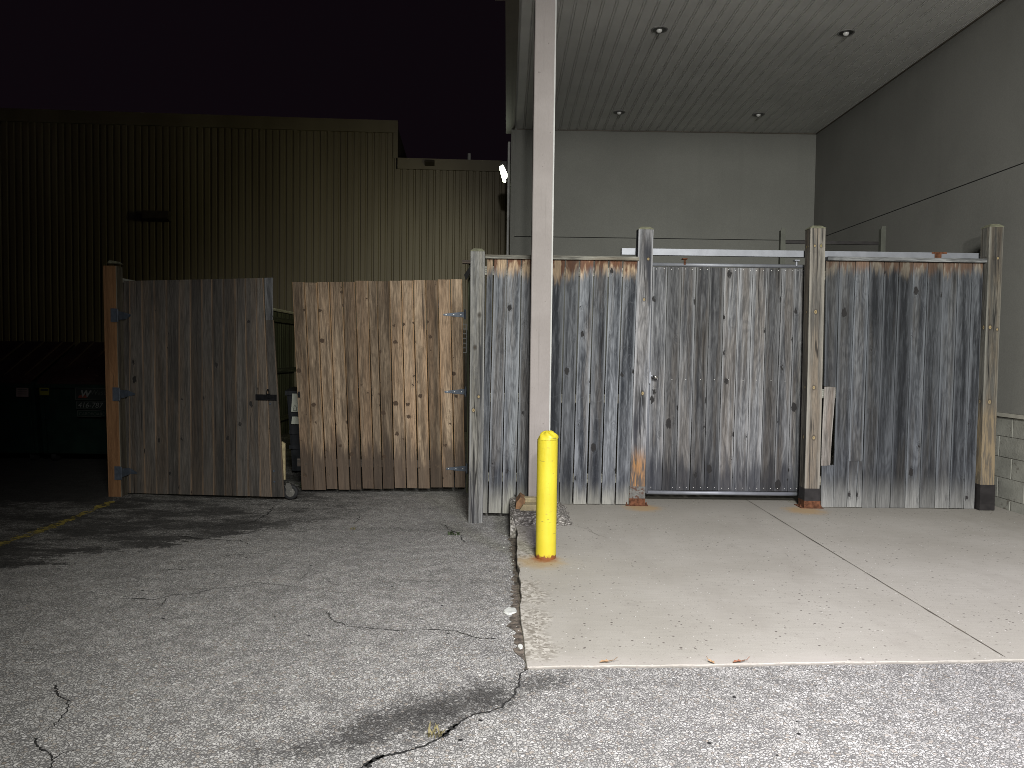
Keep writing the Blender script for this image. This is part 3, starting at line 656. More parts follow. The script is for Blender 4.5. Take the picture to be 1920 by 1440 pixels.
# dark shadow gap trim where soffit meets walls
mb = MB(); mb.box(RW-.018, RW-.001, CY0, BWY-.002, CZ-.014, CZ+.004); mb.box(0.12, RW-.02, BWY-.016, BWY-.002, CZ-.014, CZ+.004)
mb.build('trim', M['fascia'], bld)
for (hx, hy) in holes:
    d = bpy.data.objects.new('downlight', None); C.objects.link(d); d.parent = bld; d.location = Vector((hx, hy, CZ)) - bld.location
    def ch(mbx, nm, m_, sm=True):
        o = mbx.build(nm, m_, None, sm); o.parent = d; o.location = (0, 0, 0); return o
    mr = MB(); N_ = 24
    for j in range(N_):
        a0, a1 = 2*PI*j/N_, 2*PI*(j+1)/N_
        prs = [(0.062, 0.02), (0.078, -0.006), (0.092, -0.008), (0.096, 0.002)]
        for (ra, za), (rb, zb_) in zip(prs, prs[1:]):
            mr.face([(ra*math.cos(a0), ra*math.sin(a0), za), (ra*math.cos(a1), ra*math.sin(a1), za), (rb*math.cos(a1), rb*math.sin(a1), zb_), (rb*math.cos(a0), rb*math.sin(a0), zb_)])
    ch(mr, 'trim_ring', M['ring'])
    mr = MB(); mr.tube((0, 0, -.003), (0, 0, -.006), .074, 24); ch(mr, 'recess', M['recess'], False)
    mr = MB()
    for q in range(6):
        t0, t1 = PI/2*q/6, PI/2*(q+1)/6
        for j in range(14):
            a0, a1 = 2*PI*j/14, 2*PI*(j+1)/14; rr = .034
            fn = lambda t, a: (rr*math.cos(t)*math.cos(a), rr*math.cos(t)*math.sin(a), -.007-rr*.9*math.sin(t))
            mr.face([fn(t0, a1), fn(t0, a0), fn(t1, a0), fn(t1, a1)])
    ch(mr, 'bulb', M['bulb'])

# column
colx0 = XY(991, 900, 7.2); colx1 = XY(1029.5, 900, 7.2)
CY = 7.2
clm = thing('support_column', 'tall square taupe column rising from the slab corner to the canopy', 'column', ((colx0+colx1)/2, CY+.1, 0.09))
mb = MB(); mb.piece += 1; chm = 0.007; w_ = colx1-colx0
prof = [(chm, 0), (w_-chm, 0), (w_, chm), (w_, w_-chm), (w_-chm, w_), (chm, w_), (0, w_-chm), (0, chm)]
NZ = 20
for i in range(NZ):
    z0, z1 = .10+(CZ-.01-.10)*i/NZ, .10+(CZ-.01-.10)*(i+1)/NZ
    for j in range(8):
        a, b = prof[j], prof[(j+1) % 8]
        mb.face([(colx0+a[0], CY+a[1], z0), (colx0+b[0], CY+b[1], z0), (colx0+b[0], CY+b[1], z1), (colx0+a[0], CY+a[1], z1)])
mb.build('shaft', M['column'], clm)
mb = MB(); mb.box(colx1-.009, colx1+.004, CY-.004, CY+.02, .10, CZ-.012); mb.build('corner_bead', M['white_bead'], clm)
mb = MB(); mb.box(colx0-.005, colx1+.005, CY-.006, CY+w_+.004, .084, .10); mb.build('base_plate', M['white'], clm)
# rough pier under the column
px0, px1 = XY(956, 985, 6.85), XY(1063, 985, 6.85)
mb = MB(); gx, gy = 22, 18
def pz(x, y):
    e = min((x-px0)/.05, (px1+.06-x)/.16, (y-6.66)/.24, 1); e = max(0, e)
    return -.004 + 0.078*sst(e) + R.uniform(-.006, .006)*(1 if e < .98 else .25)
gr = [[Vector((px0+(px1+.06-px0)*i/gx + (R.uniform(-.006, .006) if i else 0), 6.66+(7.62-6.66)*j/gy, 0)) for i in range(gx+1)] for j in range(gy+1)]
for row in gr:
    for i_, v_ in enumerate(row): v_.z = pz(v_.x, v_.y) if v_.x > SL or i_ else 0.07+R.uniform(-.01, .006)
    row[0].z = 0.06 if row[0].y > 6.7 else 0.03; row[1].z = 0.07
for j in range(gy):
    for i in range(gx): mb.face([gr[j][i], gr[j][i+1], gr[j+1][i+1], gr[j+1][i]])
    mb.face([gr[j+1][0]+Vector((0, 0, -.35)), gr[j][0]+Vector((0, 0, -.35)), gr[j][0], gr[j+1][0]])
for i in range(gx): mb.face([gr[0][i]+Vector((0, 0, -.35)), gr[0][i+1]+Vector((0, 0, -.35)), gr[0][i+1], gr[0][i]])
tag(mb.build('concrete_pier', M['rough']), 'low broken concrete pier under the taupe column', 'pier')
# wooden blocks packed round the column foot
mb = MB(); x0b = XY(975, 950, 7.0); x1b = XY(1030, 950, 7.0)
mb.prism([(x0b-.005, 6.96, .073), (x1b+.02, 6.96, .073), (x1b+.02, 6.98, .123), (x0b+.03, 6.98, .123)], (0, .13, 0))
tag(mb.build('timber_block', M['pale_wood']), 'pale timber offcut lying lowest at the foot of the column', 'timber')
mb = MB(); mb.prism([(x0b-.04, 7.02, .075), (x0b+.035, 7.02, .075), (x0b+.05, 7.02, .155), (x0b+.005, 7.02, .185), (x0b-.035, 7.02, .13)], (0, .2, .01))
tag(mb.build('timber_block', M['cut_wood']), 'orange brown timber chunk leaning at the left of the column foot', 'timber')
mb = MB(); mb.box(x0b+.04, x1b+.03, 7.10, 7.17, .124, .166, mi=0)
tag(mb.build('timber_block', M['pale_wood']), 'narrow pale timber strip laid against the column front', 'timber')

# ------------------------------------------------------------------ SETTING: corrugated warehouse
def WH(px, py):               # point on the warehouse facade plane
    n_ = Vector((-0.054, 1.0, 0)).normalized(); p0 = Vector((-2.6, 18.0, 0)); d = ray(px, py)
    return EYE + d*((p0-EYE).dot(n_)/d.dot(n_))
wh = thing('metal_warehouse', 'dark brown corrugated metal warehouse with a stepped roofline behind the fences', 'warehouse', (-7, 18, 0))
udir = Vector((1.0, 0.054, 0)).normalized(); ndir = Vector((-0.054, 1.0, 0)).normalized()
pA = WH(743, 227); top_hi = pA.z; top_lo = WH(760, 297).z
base = Vector((pA.x, pA.y, 0))
def wp(a, b, z): return base + udir*a + ndir*b + Vector((0, 0, z))
mb = MB()
def corr(mb, a0, a1, z0, z1):
    a = a0; pit = 0.1535
    while a < a1-.01:
        pr = [(0, 0), (.092, 0), (.108, .032), (.138, .032), (pit, 0)]
        for (u0_, v0_), (u1_, v1_) in zip(pr, pr[1:]):
            if a+u0_ >= a1: break
            mb.face([wp(a+u0_, v0_, z0), wp(min(a+u1_, a1), v1_, z0), wp(min(a+u1_, a1), v1_, z1), wp(a+u0_, v0_, z1)])
        a += pit
corr(mb, -14.0, 0.0, -.3, top_hi-.28); corr(mb, 0.0, 3.2, -.3, top_lo-.25)
mb.build('corrugated_siding', M['siding'], wh)
mb = MB()
def wbox(mb, a0, a1, b0, b1, z0, z1):
    mb.piece += 1
    c_ = [wp(a, b, z) for z in (z0, z1) for (a, b) in ((a0, b0), (a1, b0), (a1, b1), (a0, b1))]
    for q in ((0,1,5,4), (1,2,6,5), (2,3,7,6), (3,0,4,7), (4,5,6,7), (3,2,1,0)): mb.face([c_[i] for i in q])
wbox(mb, -14, .04, -.05, .1, top_hi-.28, top_hi); wbox(mb, .04, 3.2, -.05, .1, top_lo-.25, top_lo)
wbox(mb, -.06, .04, -.03, .1, top_lo-.0, top_hi-.281)
mb.build('parapet_trim', M['siding'], wh)
mb = MB(); wbox(mb, -14, .0, .11, 14, top_lo-.4, top_hi-.02); wbox(mb, -14, 3.2, .12, 14, -.3, top_lo-.42)
mb.build('roof', plain('dark_roof', (0.10, 0.09, 0.07), 0.9), wh)
def on_wall(px0_, py0_, px1_, py1_):
    a = WH(px0_, py0_); b = WH(px1_, py1_); return (a-base).dot(udir), (b-base).dot(udir), b.z, a.z
mb = MB(); a0, a1, z0, z1 = on_wall(877, 280, 883, 298)
mb.tube(wp((a0+a1)/2, .5, top_lo-.5), wp((a0+a1)/2, .5, z1+.03), .04); mb.build('vent_pipe', M['white'], wh)
for (q, nm) in (((275, 396, 322, 415), 1), ((797, 302, 815, 311), 0)):
    a0, a1, z0, z1 = on_wall(*q); mb = MB()
    P_ = [wp(a0, -.05, z1), wp(a0, -.22, z1-.02), wp(a0, -.26, z0+.02), wp(a0, -.05, z0-.02)]
    mb.prism(P_, udir*(a1-a0)); mb.build('light_fixture', M['fixture'], wh)

# lit wall light on the outer wall of the canopy building
wl = thing('wall_light', 'lit wall light shining white on the corner of the stucco building', 'wall light', (0.02, 13.6, 4.55))
wy = 13.5; xa, xb = XY(937, 320, wy), XY(952, 320, wy); zt_ = ZY(940, 305, wy); zb_ = ZY(945, 335, wy)
mb = MB(); mb.prism([(.028, wy, zb_-.02), (.028, wy, zt_+.02), (xa+.06, wy, zt_+.03), (xa-.005, wy, zt_-.015), (xb-.03, wy, zb_)], (0, .32, 0)); hs = mb.build('housing', M['steel_dark'], wl)
mb = MB(); mb.prism([tuple(PY(a_, b_, wy-.006)) for a_, b_ in ((950,335),(943,334),(937,312),(943,309),(952,328))], (0, .3, 0)); mb.build('lens', M['lens'], wl)
l = lamp('wall_light_lamp', 'SPOT', (xa-.08, wy+.15, zb_+.1), (-5.0, 16.4, 1.8), 92, (1.0, 0.96, 0.46), .08, 146, 1.0)
mb = MB(); mb.tube((-.005, 13.2, -.1), (-.005, 13.2, 5.1), .022, 10); tag(mb.build('lit_corner_strip', M['white']), 'thin white strip drawn as the lit building corner below the wall light', 'pipe')  # white strip stands in for light on the building's corner edge

# ------------------------------------------------------------------ FENCES
FY = 7.64
def edges(pxs, py, y): return [XY(p_, py, y) for p_ in pxs]
# left section, beside the end post
ft = [912, 925.6, 951, 978, 1004.5, 1033, 1060, 1087, 1114, 1142, 1168, 1197]
fb = [902, 915, 941, 967, 994, 1020, 1048, 1073.5, 1100, 1127, 1153, 1181]
te = edges(ft, 492, FY); be = edges(fb, 944, FY)
fl = thing('board_fence', 'grey board fence with rust brown tops behind the yellow bollard', 'fence', (te[0], FY, 0))
FR = Frame((0, FY), (1, FY)); mb = MB(); zt = ZY(1040, 491, FY)
for i in range(11):
    zb = 0.004 + R.uniform(0, .006) if i > 3 else (-0.095+R.uniform(-.004, .004) if i < 3 else 0.01)
    g_ = 0.0042+R.uniform(0, .003)
    board(mb, FR, be[i]+g_, be[i+1]-g_, te[i]+g_, te[i+1]-g_, zb, zt+.02+R.uniform(-.004, .002), R.uniform(0, .004), tilt=R.uniform(-.002, .002))
mb.build('board_panel', M['fence_wood'], fl)
mb = MB(); mb.box(te[0]-.01, te[-1]+.0, FY-.035, FY+.06, zt+.022, zt+.058)
mb.build('cap_rail', M['rail_wood'], fl)
for z in (2.28, 1.02, .22):
    mb = MB(); mb.box(te[0]-.02 if z > 1 else be[0]-.02, te[-1] if z > 1 else be[-1], FY+.026, FY+.064, z, z+.089); mb.build('rail', M['rail_wood'], fl)

# right section
gt = [1549, 1575, 1604.6, 1631, 1658.6, 1686.5, 1713, 1741, 1769.5, 1797, 1824, 1845]
gb = [1540, 1562, 1588, 1616, 1642, 1669, 1697, 1724, 1753, 1780, 1807.5, 1828]
te = edges(gt, 494, FY); be = edges(gb, 946, FY)
frr = thing('board_fence', 'grey board fence with one broken board beside the stucco wall', 'fence', (te[0], FY, 0))
mb = MB(); zt = ZY(1700, 495, FY)
zbr1 = ZY(1553, 724, FY); zbr0 = ZY(1550, 874, FY)
for i in range(11):
    g_ = 0.002+R.uniform(0, .002); zb = 0.003+R.uniform(0, .006)
    if i == 0:
        def ix(px_, py_): return XY(px_, py_, FY)
        q = 0.5
        board(mb, FR, ix(1546, 724), ix(1567.5, 724), te[0]+g_, te[1]-g_, zbr1, zt+.02, .002, seed=.37, zb1=zbr1-.012)
        board(mb, FR, be[0], ix(1563, 945), ix(1541, 876), ix(1562.5, 876), zb, zbr0, .001, htop=zt, seed=.62, zt1=zbr0+.012, tone=.1)
        board(mb, FR, ix(1540, 874), ix(1557, 874), ix(1546, 728), ix(1567, 728), zbr0+.003, zbr1-.006, .004, thk=.012, mi=1, htop=zt)
        continue
    if i == 2:
        xm0, xm1 = be[2]+.105, te[2]+.107; zm = ZY(1610, 865, FY)
        board(mb, FR, be[2]+g_, be[3]-g_-.0, te[2]+g_, te[3]-g_, zm, zt+.02, .001, seed=.11)
        k1 = (te[3]-be[3])*(zm/zt)
        board(mb, FR, be[2]+g_, be[2]+.088, be[2]+.002+k1, be[2]+.104+k1, zb, zm-.001, .001, seed=.11, htop=zt)
        board(mb, FR, be[2]+.096, be[3]-g_, be[2]+.106+k1, be[3]-g_+k1, zb, zm-.001, .001, seed=.11, htop=zt)
        continue
    board(mb, FR, be[i]+g_, be[i+1]-g_, te[i]+g_, te[i+1]-g_, zb, zt+.02+R.uniform(-.004, .002), R.uniform(0, .004), tilt=R.uniform(-.002, .002))
mb.build('board_panel', [M['fence_wood_b'], M['bare_wood']], frr)
mb = MB(); mb.box(te[0]+.004, XY(1853, 490, FY-.03), FY-.035, FY+.06, zt+.022, zt+.060); mb.build('cap_rail', M['rail_wood_w'], frr)
for z in (2.28, 1.10, .22):
    mb = MB(); mb.box(te[0]-.02, te[-1], FY+.026, FY+.064, z, z+.089); mb.build('rail', M['rail_wood'], frr)

# fence posts
def fence_post(label, pxt, pxb, pyt, pyb, y, m_, zb, dep=.145, capm='cap_wood'):
    xl, xr = XY(pxb[0], pyb, y), XY(pxb[1], pyb, y); zt_ = ZY(pxt[0], pyt, y)
    ln = (XY(pxt[0], pyt+30, y)+XY(pxt[1], pyt+30, y))/2 - (xl+xr)/2
    t_ = thing('fence_post', label, 'post', ((xl+xr)/2, y, zb))
    mb = MB(); post(mb, xl, xr, y, dep, zb, zt_, ln, capmi=1); mb.build('timber', [M[m_], M[capm]], t_)
    return t_, xl, xr
fence_post('thick grey fence post standing free at the end of the fence beside the asphalt', (881, 910), (878.5, 904.5), 465, 977, 7.34, 'post_end', zg(0, 7.34)-.03)
def steel_foot(t_, xl, xr, y, zt_, m_top, m_bot, plate=True, dep=.145):
    mb = MB(); e = .005
    mb.box(xl-e, xr+e, y-e, y+dep+e, .075, zt_, 0); mb.box(xl-e-.001, xr+e+.001, y-e-.001, y+dep+e+.001, .006, .0745, 1)
    mb.build('steel_shoe', [M[m_top], M[m_bot]], t_)
    if plate:
        mb = MB(); mb.box(xl-.04, xr+.035, y-.02, y+dep+.03, .0, .0055)
        mb.build('foot_plate', M['galv_rust'], t_)
        for bx in (xl-.028, xr+.024):
            mb = MB(); mb.tube((bx, y+.03, .005), (bx, y+.03, .03), .007, 8); mb.tube((bx, y+.03, .005), (bx, y+.03, .014), .012, 6); mb.build('bolt', M['galv_rust'], t_)
t_, xl, xr = fence_post('silvery cracked gate post with galvanised shoe left of the sliding gate', (1197.5, 1225), (1181, 1208.5), 424, 930, 7.62, 'post_gate', .006)
steel_foot(t_, xl, xr, 7.62, ZY(1195, 912, 7.62), 'shoe', 'galv_rust')
t_, xl, xr = fence_post('brown gate post with dark steel shoe right of the sliding gate', (1519, 1549), (1509, 1537), 422, 930, 7.6, 'post_brown', .006)
steel_foot(t_, xl, xr, 7.6, ZY(1520, 916, 7.6), 'steel_dark', 'galv_rust')
t_, xl, xr = fence_post('brown fence post with yellow knots standing against the stucco wall', (1854, 1883), (1838, 1864), 419, 930, 7.58, 'post_right', .006)
steel_foot(t_, xl, xr, 7.58, ZY(1850, 909, 7.58), 'steel_dark', 'steel_dark', plate=False)

# ------------------------------------------------------------------ sliding gate + track
GY = 7.86
sg = thing('sliding_gate', 'wide grey board gate in a thin galvanised frame between two posts', 'gate', (XY(1360, 920, GY), GY, .06))
gt = [1224, 1252, 1278.5, 1306, 1332, 1359, 1387, 1412, 1440, 1466.6, 1491, 1510]
gb = [1213, 1241, 1267.5, 1293, 1320, 1346, 1372.5, 1399, 1425, 1451, 1477, 1498]
te = edges(gt, 502, GY); be = edges(gb, 921, GY); zb, zt = ZY(1360, 920, GY), ZY(1360, 502, GY)
mb = MB()
for i in range(11):
    g_ = 0.002+R.uniform(0, .0015); board(mb, FR, be[i]+g_, be[i+1]-g_, te[i]+g_, te[i+1]-g_, zb, zt, GY-FY+R.uniform(0, .003), tilt=R.uniform(-.002, .002))
pts = []
for i in range(11):
    for py_, k_ in ((506, 1), (712.5, .5), (915, 0)):
        for o_ in ((.25, .75) if py_ != 712.5 else (.5,)):
            xx = be[i]+(te[i]-be[i])*k_ + (be[i+1]-be[i])*o_
            if R.random() < .85: pts.append((xx, GY-.002, ZY(1360, py_, GY)+R.uniform(-.004, .004)))
nails(mb, pts, .0045)
mb.build('board_panel', [M['gate_wood'], M['nail']], sg)
mb = MB(); zT = ZY(1360, 497.5, GY); zB = ZY(1360, 925, GY)
tl, tr = XY(1221, 498, GY), XY(1509, 498, GY); bl, br_ = XY(1212, 925, GY), XY(1499, 925, GY)
yt = GY-.012
mb.tube((tl-.01, yt+.02, zT), (tr, yt+.02, zT), .019, 12); mb.tube((bl-.005, yt+.02, zB), (br_, yt+.02, zB), .021, 12)
mb.tube((bl-.006, yt, zB), (tl-.006, yt, zT), .018, 12); mb.tube((br_+.004, yt+.03, zB), (tr+.004, yt+.03, zT), .013, 12)
mb.build('frame', M['galv'], sg, True)
lx, lz = XY(1221, 706, GY-.03), ZY(1221, 706, GY-.03)
mb = MB(); mb.box(lx-.025, lx-.008, GY-.06, GY-.015, lz-.07, lz+.05); mb.tube((lx-.01, GY-.05, lz+.01), (lx+.05, GY-.062, lz-.005), .008, 10)
mb.build('latch', M['galv'], sg)
mb = MB(); mb.tube((lx+.01, GY-.06, lz+.002), (lx+.058, GY-.072, lz-.008), .017, 14); mb.build('padlock', M['chrome'], sg, True)
TY = 7.80
for px_ in (1286, 1497):
    x_ = XY(px_, 490, TY); zt1 = ZY(1286, 485, TY); mb = MB()
    mb.tube((x_, TY+.05, zT), (x_, TY+.05, zt1), .011, 10); mb.box(x_-.028, x_+.022, TY+.02, TY+.08, zt1-.004, zt1+.008)
    mb.build('hanger', M['galv_rust'] if px_ == 1286 else M['galv'], sg)
tk = thing('gate_track', 'long galvanised steel track passing behind the posts above the sliding gate', 'track', (XY(1500, 475, TY), TY, 2.5))
xa, xb = XY(1166, 474, TY), XY(1838, 476, TY); za, zb = ZY(1400, 480.5, TY), ZY(1400, 468.5, TY)
mb = MB()
mb.box(xa, xb, TY, TY+.004, za, zb); mb.box(xa, xb, TY+.004, TY+.055, zb-.004, zb); mb.box(xa, xb, TY+.051, TY+.055, za, zb-.0041)
mb.box(xa, xb, TY+.004, TY+.018, za, za+.004); mb.box(xa, xb, TY+.037, TY+.051, za, za+.004)
mb.build('channel', M['galv'], tk)
mb = MB(); mb.box(xa-.004, xa-.001, TY-.004, TY+.058, za-.004, zb+.003); mb.build('end_cap', M['steel_dark'], tk)
mb = MB(); xr1, xr2 = XY(1747, 470, TY), XY(1775, 470, TY); mb.box(xr1, xr2, TY-.006, TY-.0015, zb-.012, zb+.005); mb.box(xr1+.03, xr1+.10, TY-.003, TY-.001, za+.01, zb-.012); mb.build('bracket', M['galv_rust'], tk)
for i in (1210, 1530):
    xx = XY(i, 474, TY); mb = MB(); mb.box(xx-.03, xx+.03, 7.768, 7.799, za-.02, zb+.02); mb.build('bracket', M['galv'], tk)

# rack behind the fence
rk = thing('steel_rack', 'thin steel rack frame standing under the canopy behind the fence', 'rack', (3.9, 9.1, 0))
RY = 9.1
for px_ in (1471, 1659):
    x_ = XY(px_, 450, RY); z_ = ZY(px_, 427 if px_ < 1500 else 424, RY); mb = MB()
    mb.box(x_-.045, x_-.040, RY, RY+.06, .0, z_-.03); mb.box(x_-.04, x_+.012, RY, RY+.005, .0, z_); mb.build('upright', M['green_wood'] if False else plain('drab_steel', (0.07, 0.073, 0.06), .6, .2), rk)
mb = MB(); z_ = ZY(1560, 452.5, RY); x0_, x1_ = XY(1471, 452, RY), XY(1656, 452, RY); mb.box(x0_+.013, x1_-.046, RY+.01, RY+.05, z_-.03, z_+.006); mb.build('beam', M['steel_dark'], rk)

# ------------------------------------------------------------------ closed brown gate leaf
MY = 8.9
mg = thing('wooden_gate_leaf', 'brown knotty board gate leaf hinged at its right side and nearly closed', 'gate', (XY(870, 915, MY), MY, -.1))
def rz(v): return [480 + x_/2.938 for x_ in v]
te = edges(rz([197,265,335,403,475,545,617,666,735,800,866,934,1002,1070,1137]), 527, MY)
be = edges(rz([247,318,384,451,516,582,650,695,762,828,891,959,1025,1091,1155]), 916, MY)
FM = Frame((0, MY), (1, MY)); mb = MB(); ztl, ztr = ZY(550, 529, MY), ZY(868, 524.5, MY); zbl = ZY(565, 918, MY); zbr_ = ZY(870, 914, MY)
for i in range(14):
    q = i/13; g_ = 0.006+R.uniform(0, .006)
    board(mb, FM, be[i]+g_, be[i+1]-g_+.004, te[i]+g_*.4, te[i+1]-g_*.4, zbl+(zbr_-zbl)*q+R.uniform(-.008, .004), ztl+(ztr-ztl)*q+R.uniform(-.006, .006), R.uniform(0, .005), tilt=R.uniform(-.003, .003), seg=12)
mb.build('board_panel', M['gate_wood_brown'], mg)
for z in (2.02, 1.08, .16):
    mb = MB(); mb.box(te[0]+.06, te[-1]-.01, MY+.027, MY+.065, z, z+.089); mb.build('rail', M['rail_dark'], mg)
def strap(parent, tip, root, y, hw=.033, m_='hinge_gray', knuckle=True, d=None, nm='hinge'):
    mb = MB(); (xt, zt_), (xr_, zr) = tip, root; s_ = 1 if xr_ > xt else -1
    mb.prism([(xt, y, zt_-.010), (xt-.006*s_, y, zt_), (xt, y, zt_+.010), (xr_, y, zr+hw), (xr_, y, zr-hw)][::(1 if s_ > 0 else -1)], (0, .004, 0))
    if knuckle: mb.tube((xr_+.012*s_, y+.004, zr-.055), (xr_+.012*s_, y+.004, zr+.06), .011, 10)
    for q in (.12, .5, .85): mb.tube((xt+(xr_-xt)*q, y+.001, zt_+(zr-zt_)*q), (xt+(xr_-xt)*q, y-.004, zt_+(zr-zt_)*q), .006, 8, 1)
    mb.build(nm, [M[m_], M['nail']], parent)
for (a, b, c_) in ((832, 870, 590), (834, 871, 734.5), (837, 873, 878.5)):
    strap(mg, (XY(a, c_, MY), ZY(a, c_, MY)), (XY(b, c_, MY), ZY(b, c_, MY)), MY-.008)
mb = MB(); x_, z_ = XY(561, 739, MY), ZY(561, 739, MY); mb.box(x_-.012, x_+.012, MY-.018, MY-.006, z_-.035, z_+.03); mb.tube((x_, MY-.03, z_+.012), (x_, MY-.008, z_+.012), .012, 8); mb.build('latch_catch', M['black_metal'], mg)
for v_ in (870, 889): nm = MB(); nails(nm, [(XY(574, v_, MY), MY-.004, ZY(574, v_, MY))], .008, 0); nm.build('bolt', M['chrome'], mg)

# short return fence from the end post back to the hinge side
sf = thing('return_fence', 'dark narrow return fence seen edge on behind the free-standing grey post', 'fence', (-.4, 8.2, 0))
xh = XY(877, 700, 9.0); FS = Frame((-.31, 7.50), (xh+.03, 9.02)); mb = MB()
a = 0.0
while a < FS.L-.05:
    board(mb, FS, a+.003, a+.137, a+.003, a+.137, -.1, 2.27 if a < 1.2 else 2.4, 0.0); a += .14
mb.build('board_panel', M['rail_dark'], sf)
mb = MB(); post(mb, xh-.005, xh+.12, 9.0, .13, -.2, 2.60, 0); mb.build('post', M['green_wood'], sf)
mb = MB(); za_ = ZY(873, 491, 8.9); mb.box(XY(867, 490, 8.9), xh+.1, 8.87, 8.95, za_-.02, za_+.02); mb.build('cap_board', M['rail_dark'], sf)
mb = MB(); x_ = XY(871, 515, 8.7); z_ = ZY(872, 517, 8.7); mb.prism([(x_, 8.6, z_), (x_+.02, 8.6, z_-.06), (x_+.13, 8.6, z_+.12), (x_+.13, 8.6, z_+.2)], (0, .04, 0)); mb.build('brace', M['dark'], sf)
# pale wire rack item glimpsed in the hinge gap
wr = MB(); x_ = XY(870.5, 635, 8.97); zt_ = ZY(870, 607, 8.97); zb_ = ZY(870, 662, 8.97)
for xx in (x_-.028, x_+.022): wr.box(xx, xx+.008, 8.955, 8.963, zb_, zt_)
for q in range(7): z_ = zb_+(zt_-zb_)*q/6.2; wr.box(x_-.0195, x_+.0215, 8.956, 8.962, z_, z_+.010)
tag(wr.build('wire_panel', M['sign_white']), 'small white wire panel glimpsed in the gap beside the middle hinge', 'wire panel')

# ------------------------------------------------------------------ open left gate leaf
p0 = PY(230, 925, 8.66); p1 = PY(520, 925, 8.39)
lg = thing('wooden_gate_leaf', 'dark brown board gate leaf on the orange post, standing slightly open', 'gate', (p0.x, p0.y, -.12))
FL = Frame((p0.x, p0.y), (p1.x, p1.y))
def onL(px, py):
    d = ray(px, py); t = (FL.o-EYE).dot(FL.n)/d.dot(FL.n); p_ = EYE+d*t; return (p_-FL.o).dot(FL.u), p_.z
def rl(v): return [180 + x_/2.94 for x_ in v]
tp = rl([150, 185, 250, 320, 385, 460, 520, 582, 638, 700, 765, 822, 882, 925, 963]); bp = rl([180, 183, 272, 333, 395, 458, 525, 588, 650, 712, 778, 840, 905, 968, 1036])
bp[0] = 226
tpos = [onL(x_, 527-7*i/14)[0] for i, x_ in enumerate(tp)]; bpos = [onL(x_, 925+7*i/14)[0] for i, x_ in enumerate(bp)]
mb = MB()
for i in range(14):
    q0, q1 = i/14, (i+1)/14
    zt0 = onL(tp[i], 527-6.5*q0)[1]; zt1_ = onL(tp[i+1], 527-6.5*q1)[1]; zb0 = onL(bp[i], 924+8*q0)[1]; zb1_ = onL(bp[i+1], 924+8*q1)[1]
    g_ = .0015
    if i == 13:   # split end board: sliver broken away below its top
        zs = onL(506, 600)[1]; k_ = (zs-zb0)/(zt0-zb0); xm = bpos[14]+(tpos[14]-bpos[14])*k_
        board(mb, FL, bpos[13]+g_, bpos[14]-.0, bpos[13]+(tpos[13]-bpos[13])*k_+g_, xm, zb0, zs, 0, zb1=zb1_, seed=.83)
        board(mb, FL, bpos[13]+(tpos[13]-bpos[13])*k_+g_, xm-.012, tpos[13]+.004, tpos[14]+.02, zs+.001, zt0, 0, zt1=zt1_, seed=.83, mi=1)
        continue
    board(mb, FL, bpos[i]+g_, bpos[i+1]-g_, tpos[i]+g_, tpos[i+1]-g_-(.01 if i == 12 else 0), zb0, zt0, R.uniform(0, .004), zb1=zb1_, zt1=zt1_, tilt=R.uniform(-.002, .002))
mb.build('board_panel', [M['gate_wood_dark'], M['gate_wood']], lg)
for z in (2.0, 1.05, .12):
    mb = MB(); mb.piece += 1
    c_ = [FL.p(a, b, z_) for z_ in (z, z+.089) for (a, b) in ((.02, .026), (FL.L-.12, .026), (FL.L-.12, .064), (.02, .064))]
    for q in ((0,1,5,4), (1,2,6,5), (2,3,7,6), (3,0,4,7), (4,5,6,7), (3,2,1,0)): mb.face([c_[i] for i in q])
    mb.build('rail', M['gate_wood_dark'], lg)
# hasp
mb = MB(); a0, z0 = onL(480, 750); a1, z1 = onL(519, 740)
P3 = lambda a, b, z: FL.p(a, b, z)
def fbox(mb, a0, a1, b0, b1, z0, z1, mi=0):
    mb.piece += 1
    c_ = [FL.p(a, b, z_) for z_ in (z0, z1) for (a, b) in ((a0, b0), (a1, b0), (a1, b1), (a0, b1))]
    for q in ((0,1,5,4), (1,2,6,5), (2,3,7,6), (3,0,4,7), (4,5,6,7), (3,2,1,0)): mb.face([c_[i] for i in q], mi=mi)
fbox(mb, a0, a1, -.012, -.004, z0, z1); am, zm = onL(504, 737)
for q in range(10):
    t0, t1 = PI*2*q/10, PI*2*(q+1)/10
    mb.tube(P3(am+.014*math.cos(t0), -.022, zm+.045*math.sin(t0)), P3(am+.014*math.cos(t1), -.022, zm+.045*math.sin(t1)), .005, 6)
fbox(mb, am-.018, am+.022, -.022, -.012, zm-.055, zm-.005)
mb.build('hasp', M['black_metal'], lg)
for (a, b) in ((514, 883), (515, 903), (507, 757)): mb = MB(); q, z_ = onL(a, b); mb.tube(P3(q, .0, z_), P3(q, -.010, z_), .010, 8); mb.build('bolt', M['hinge_gray'], lg)
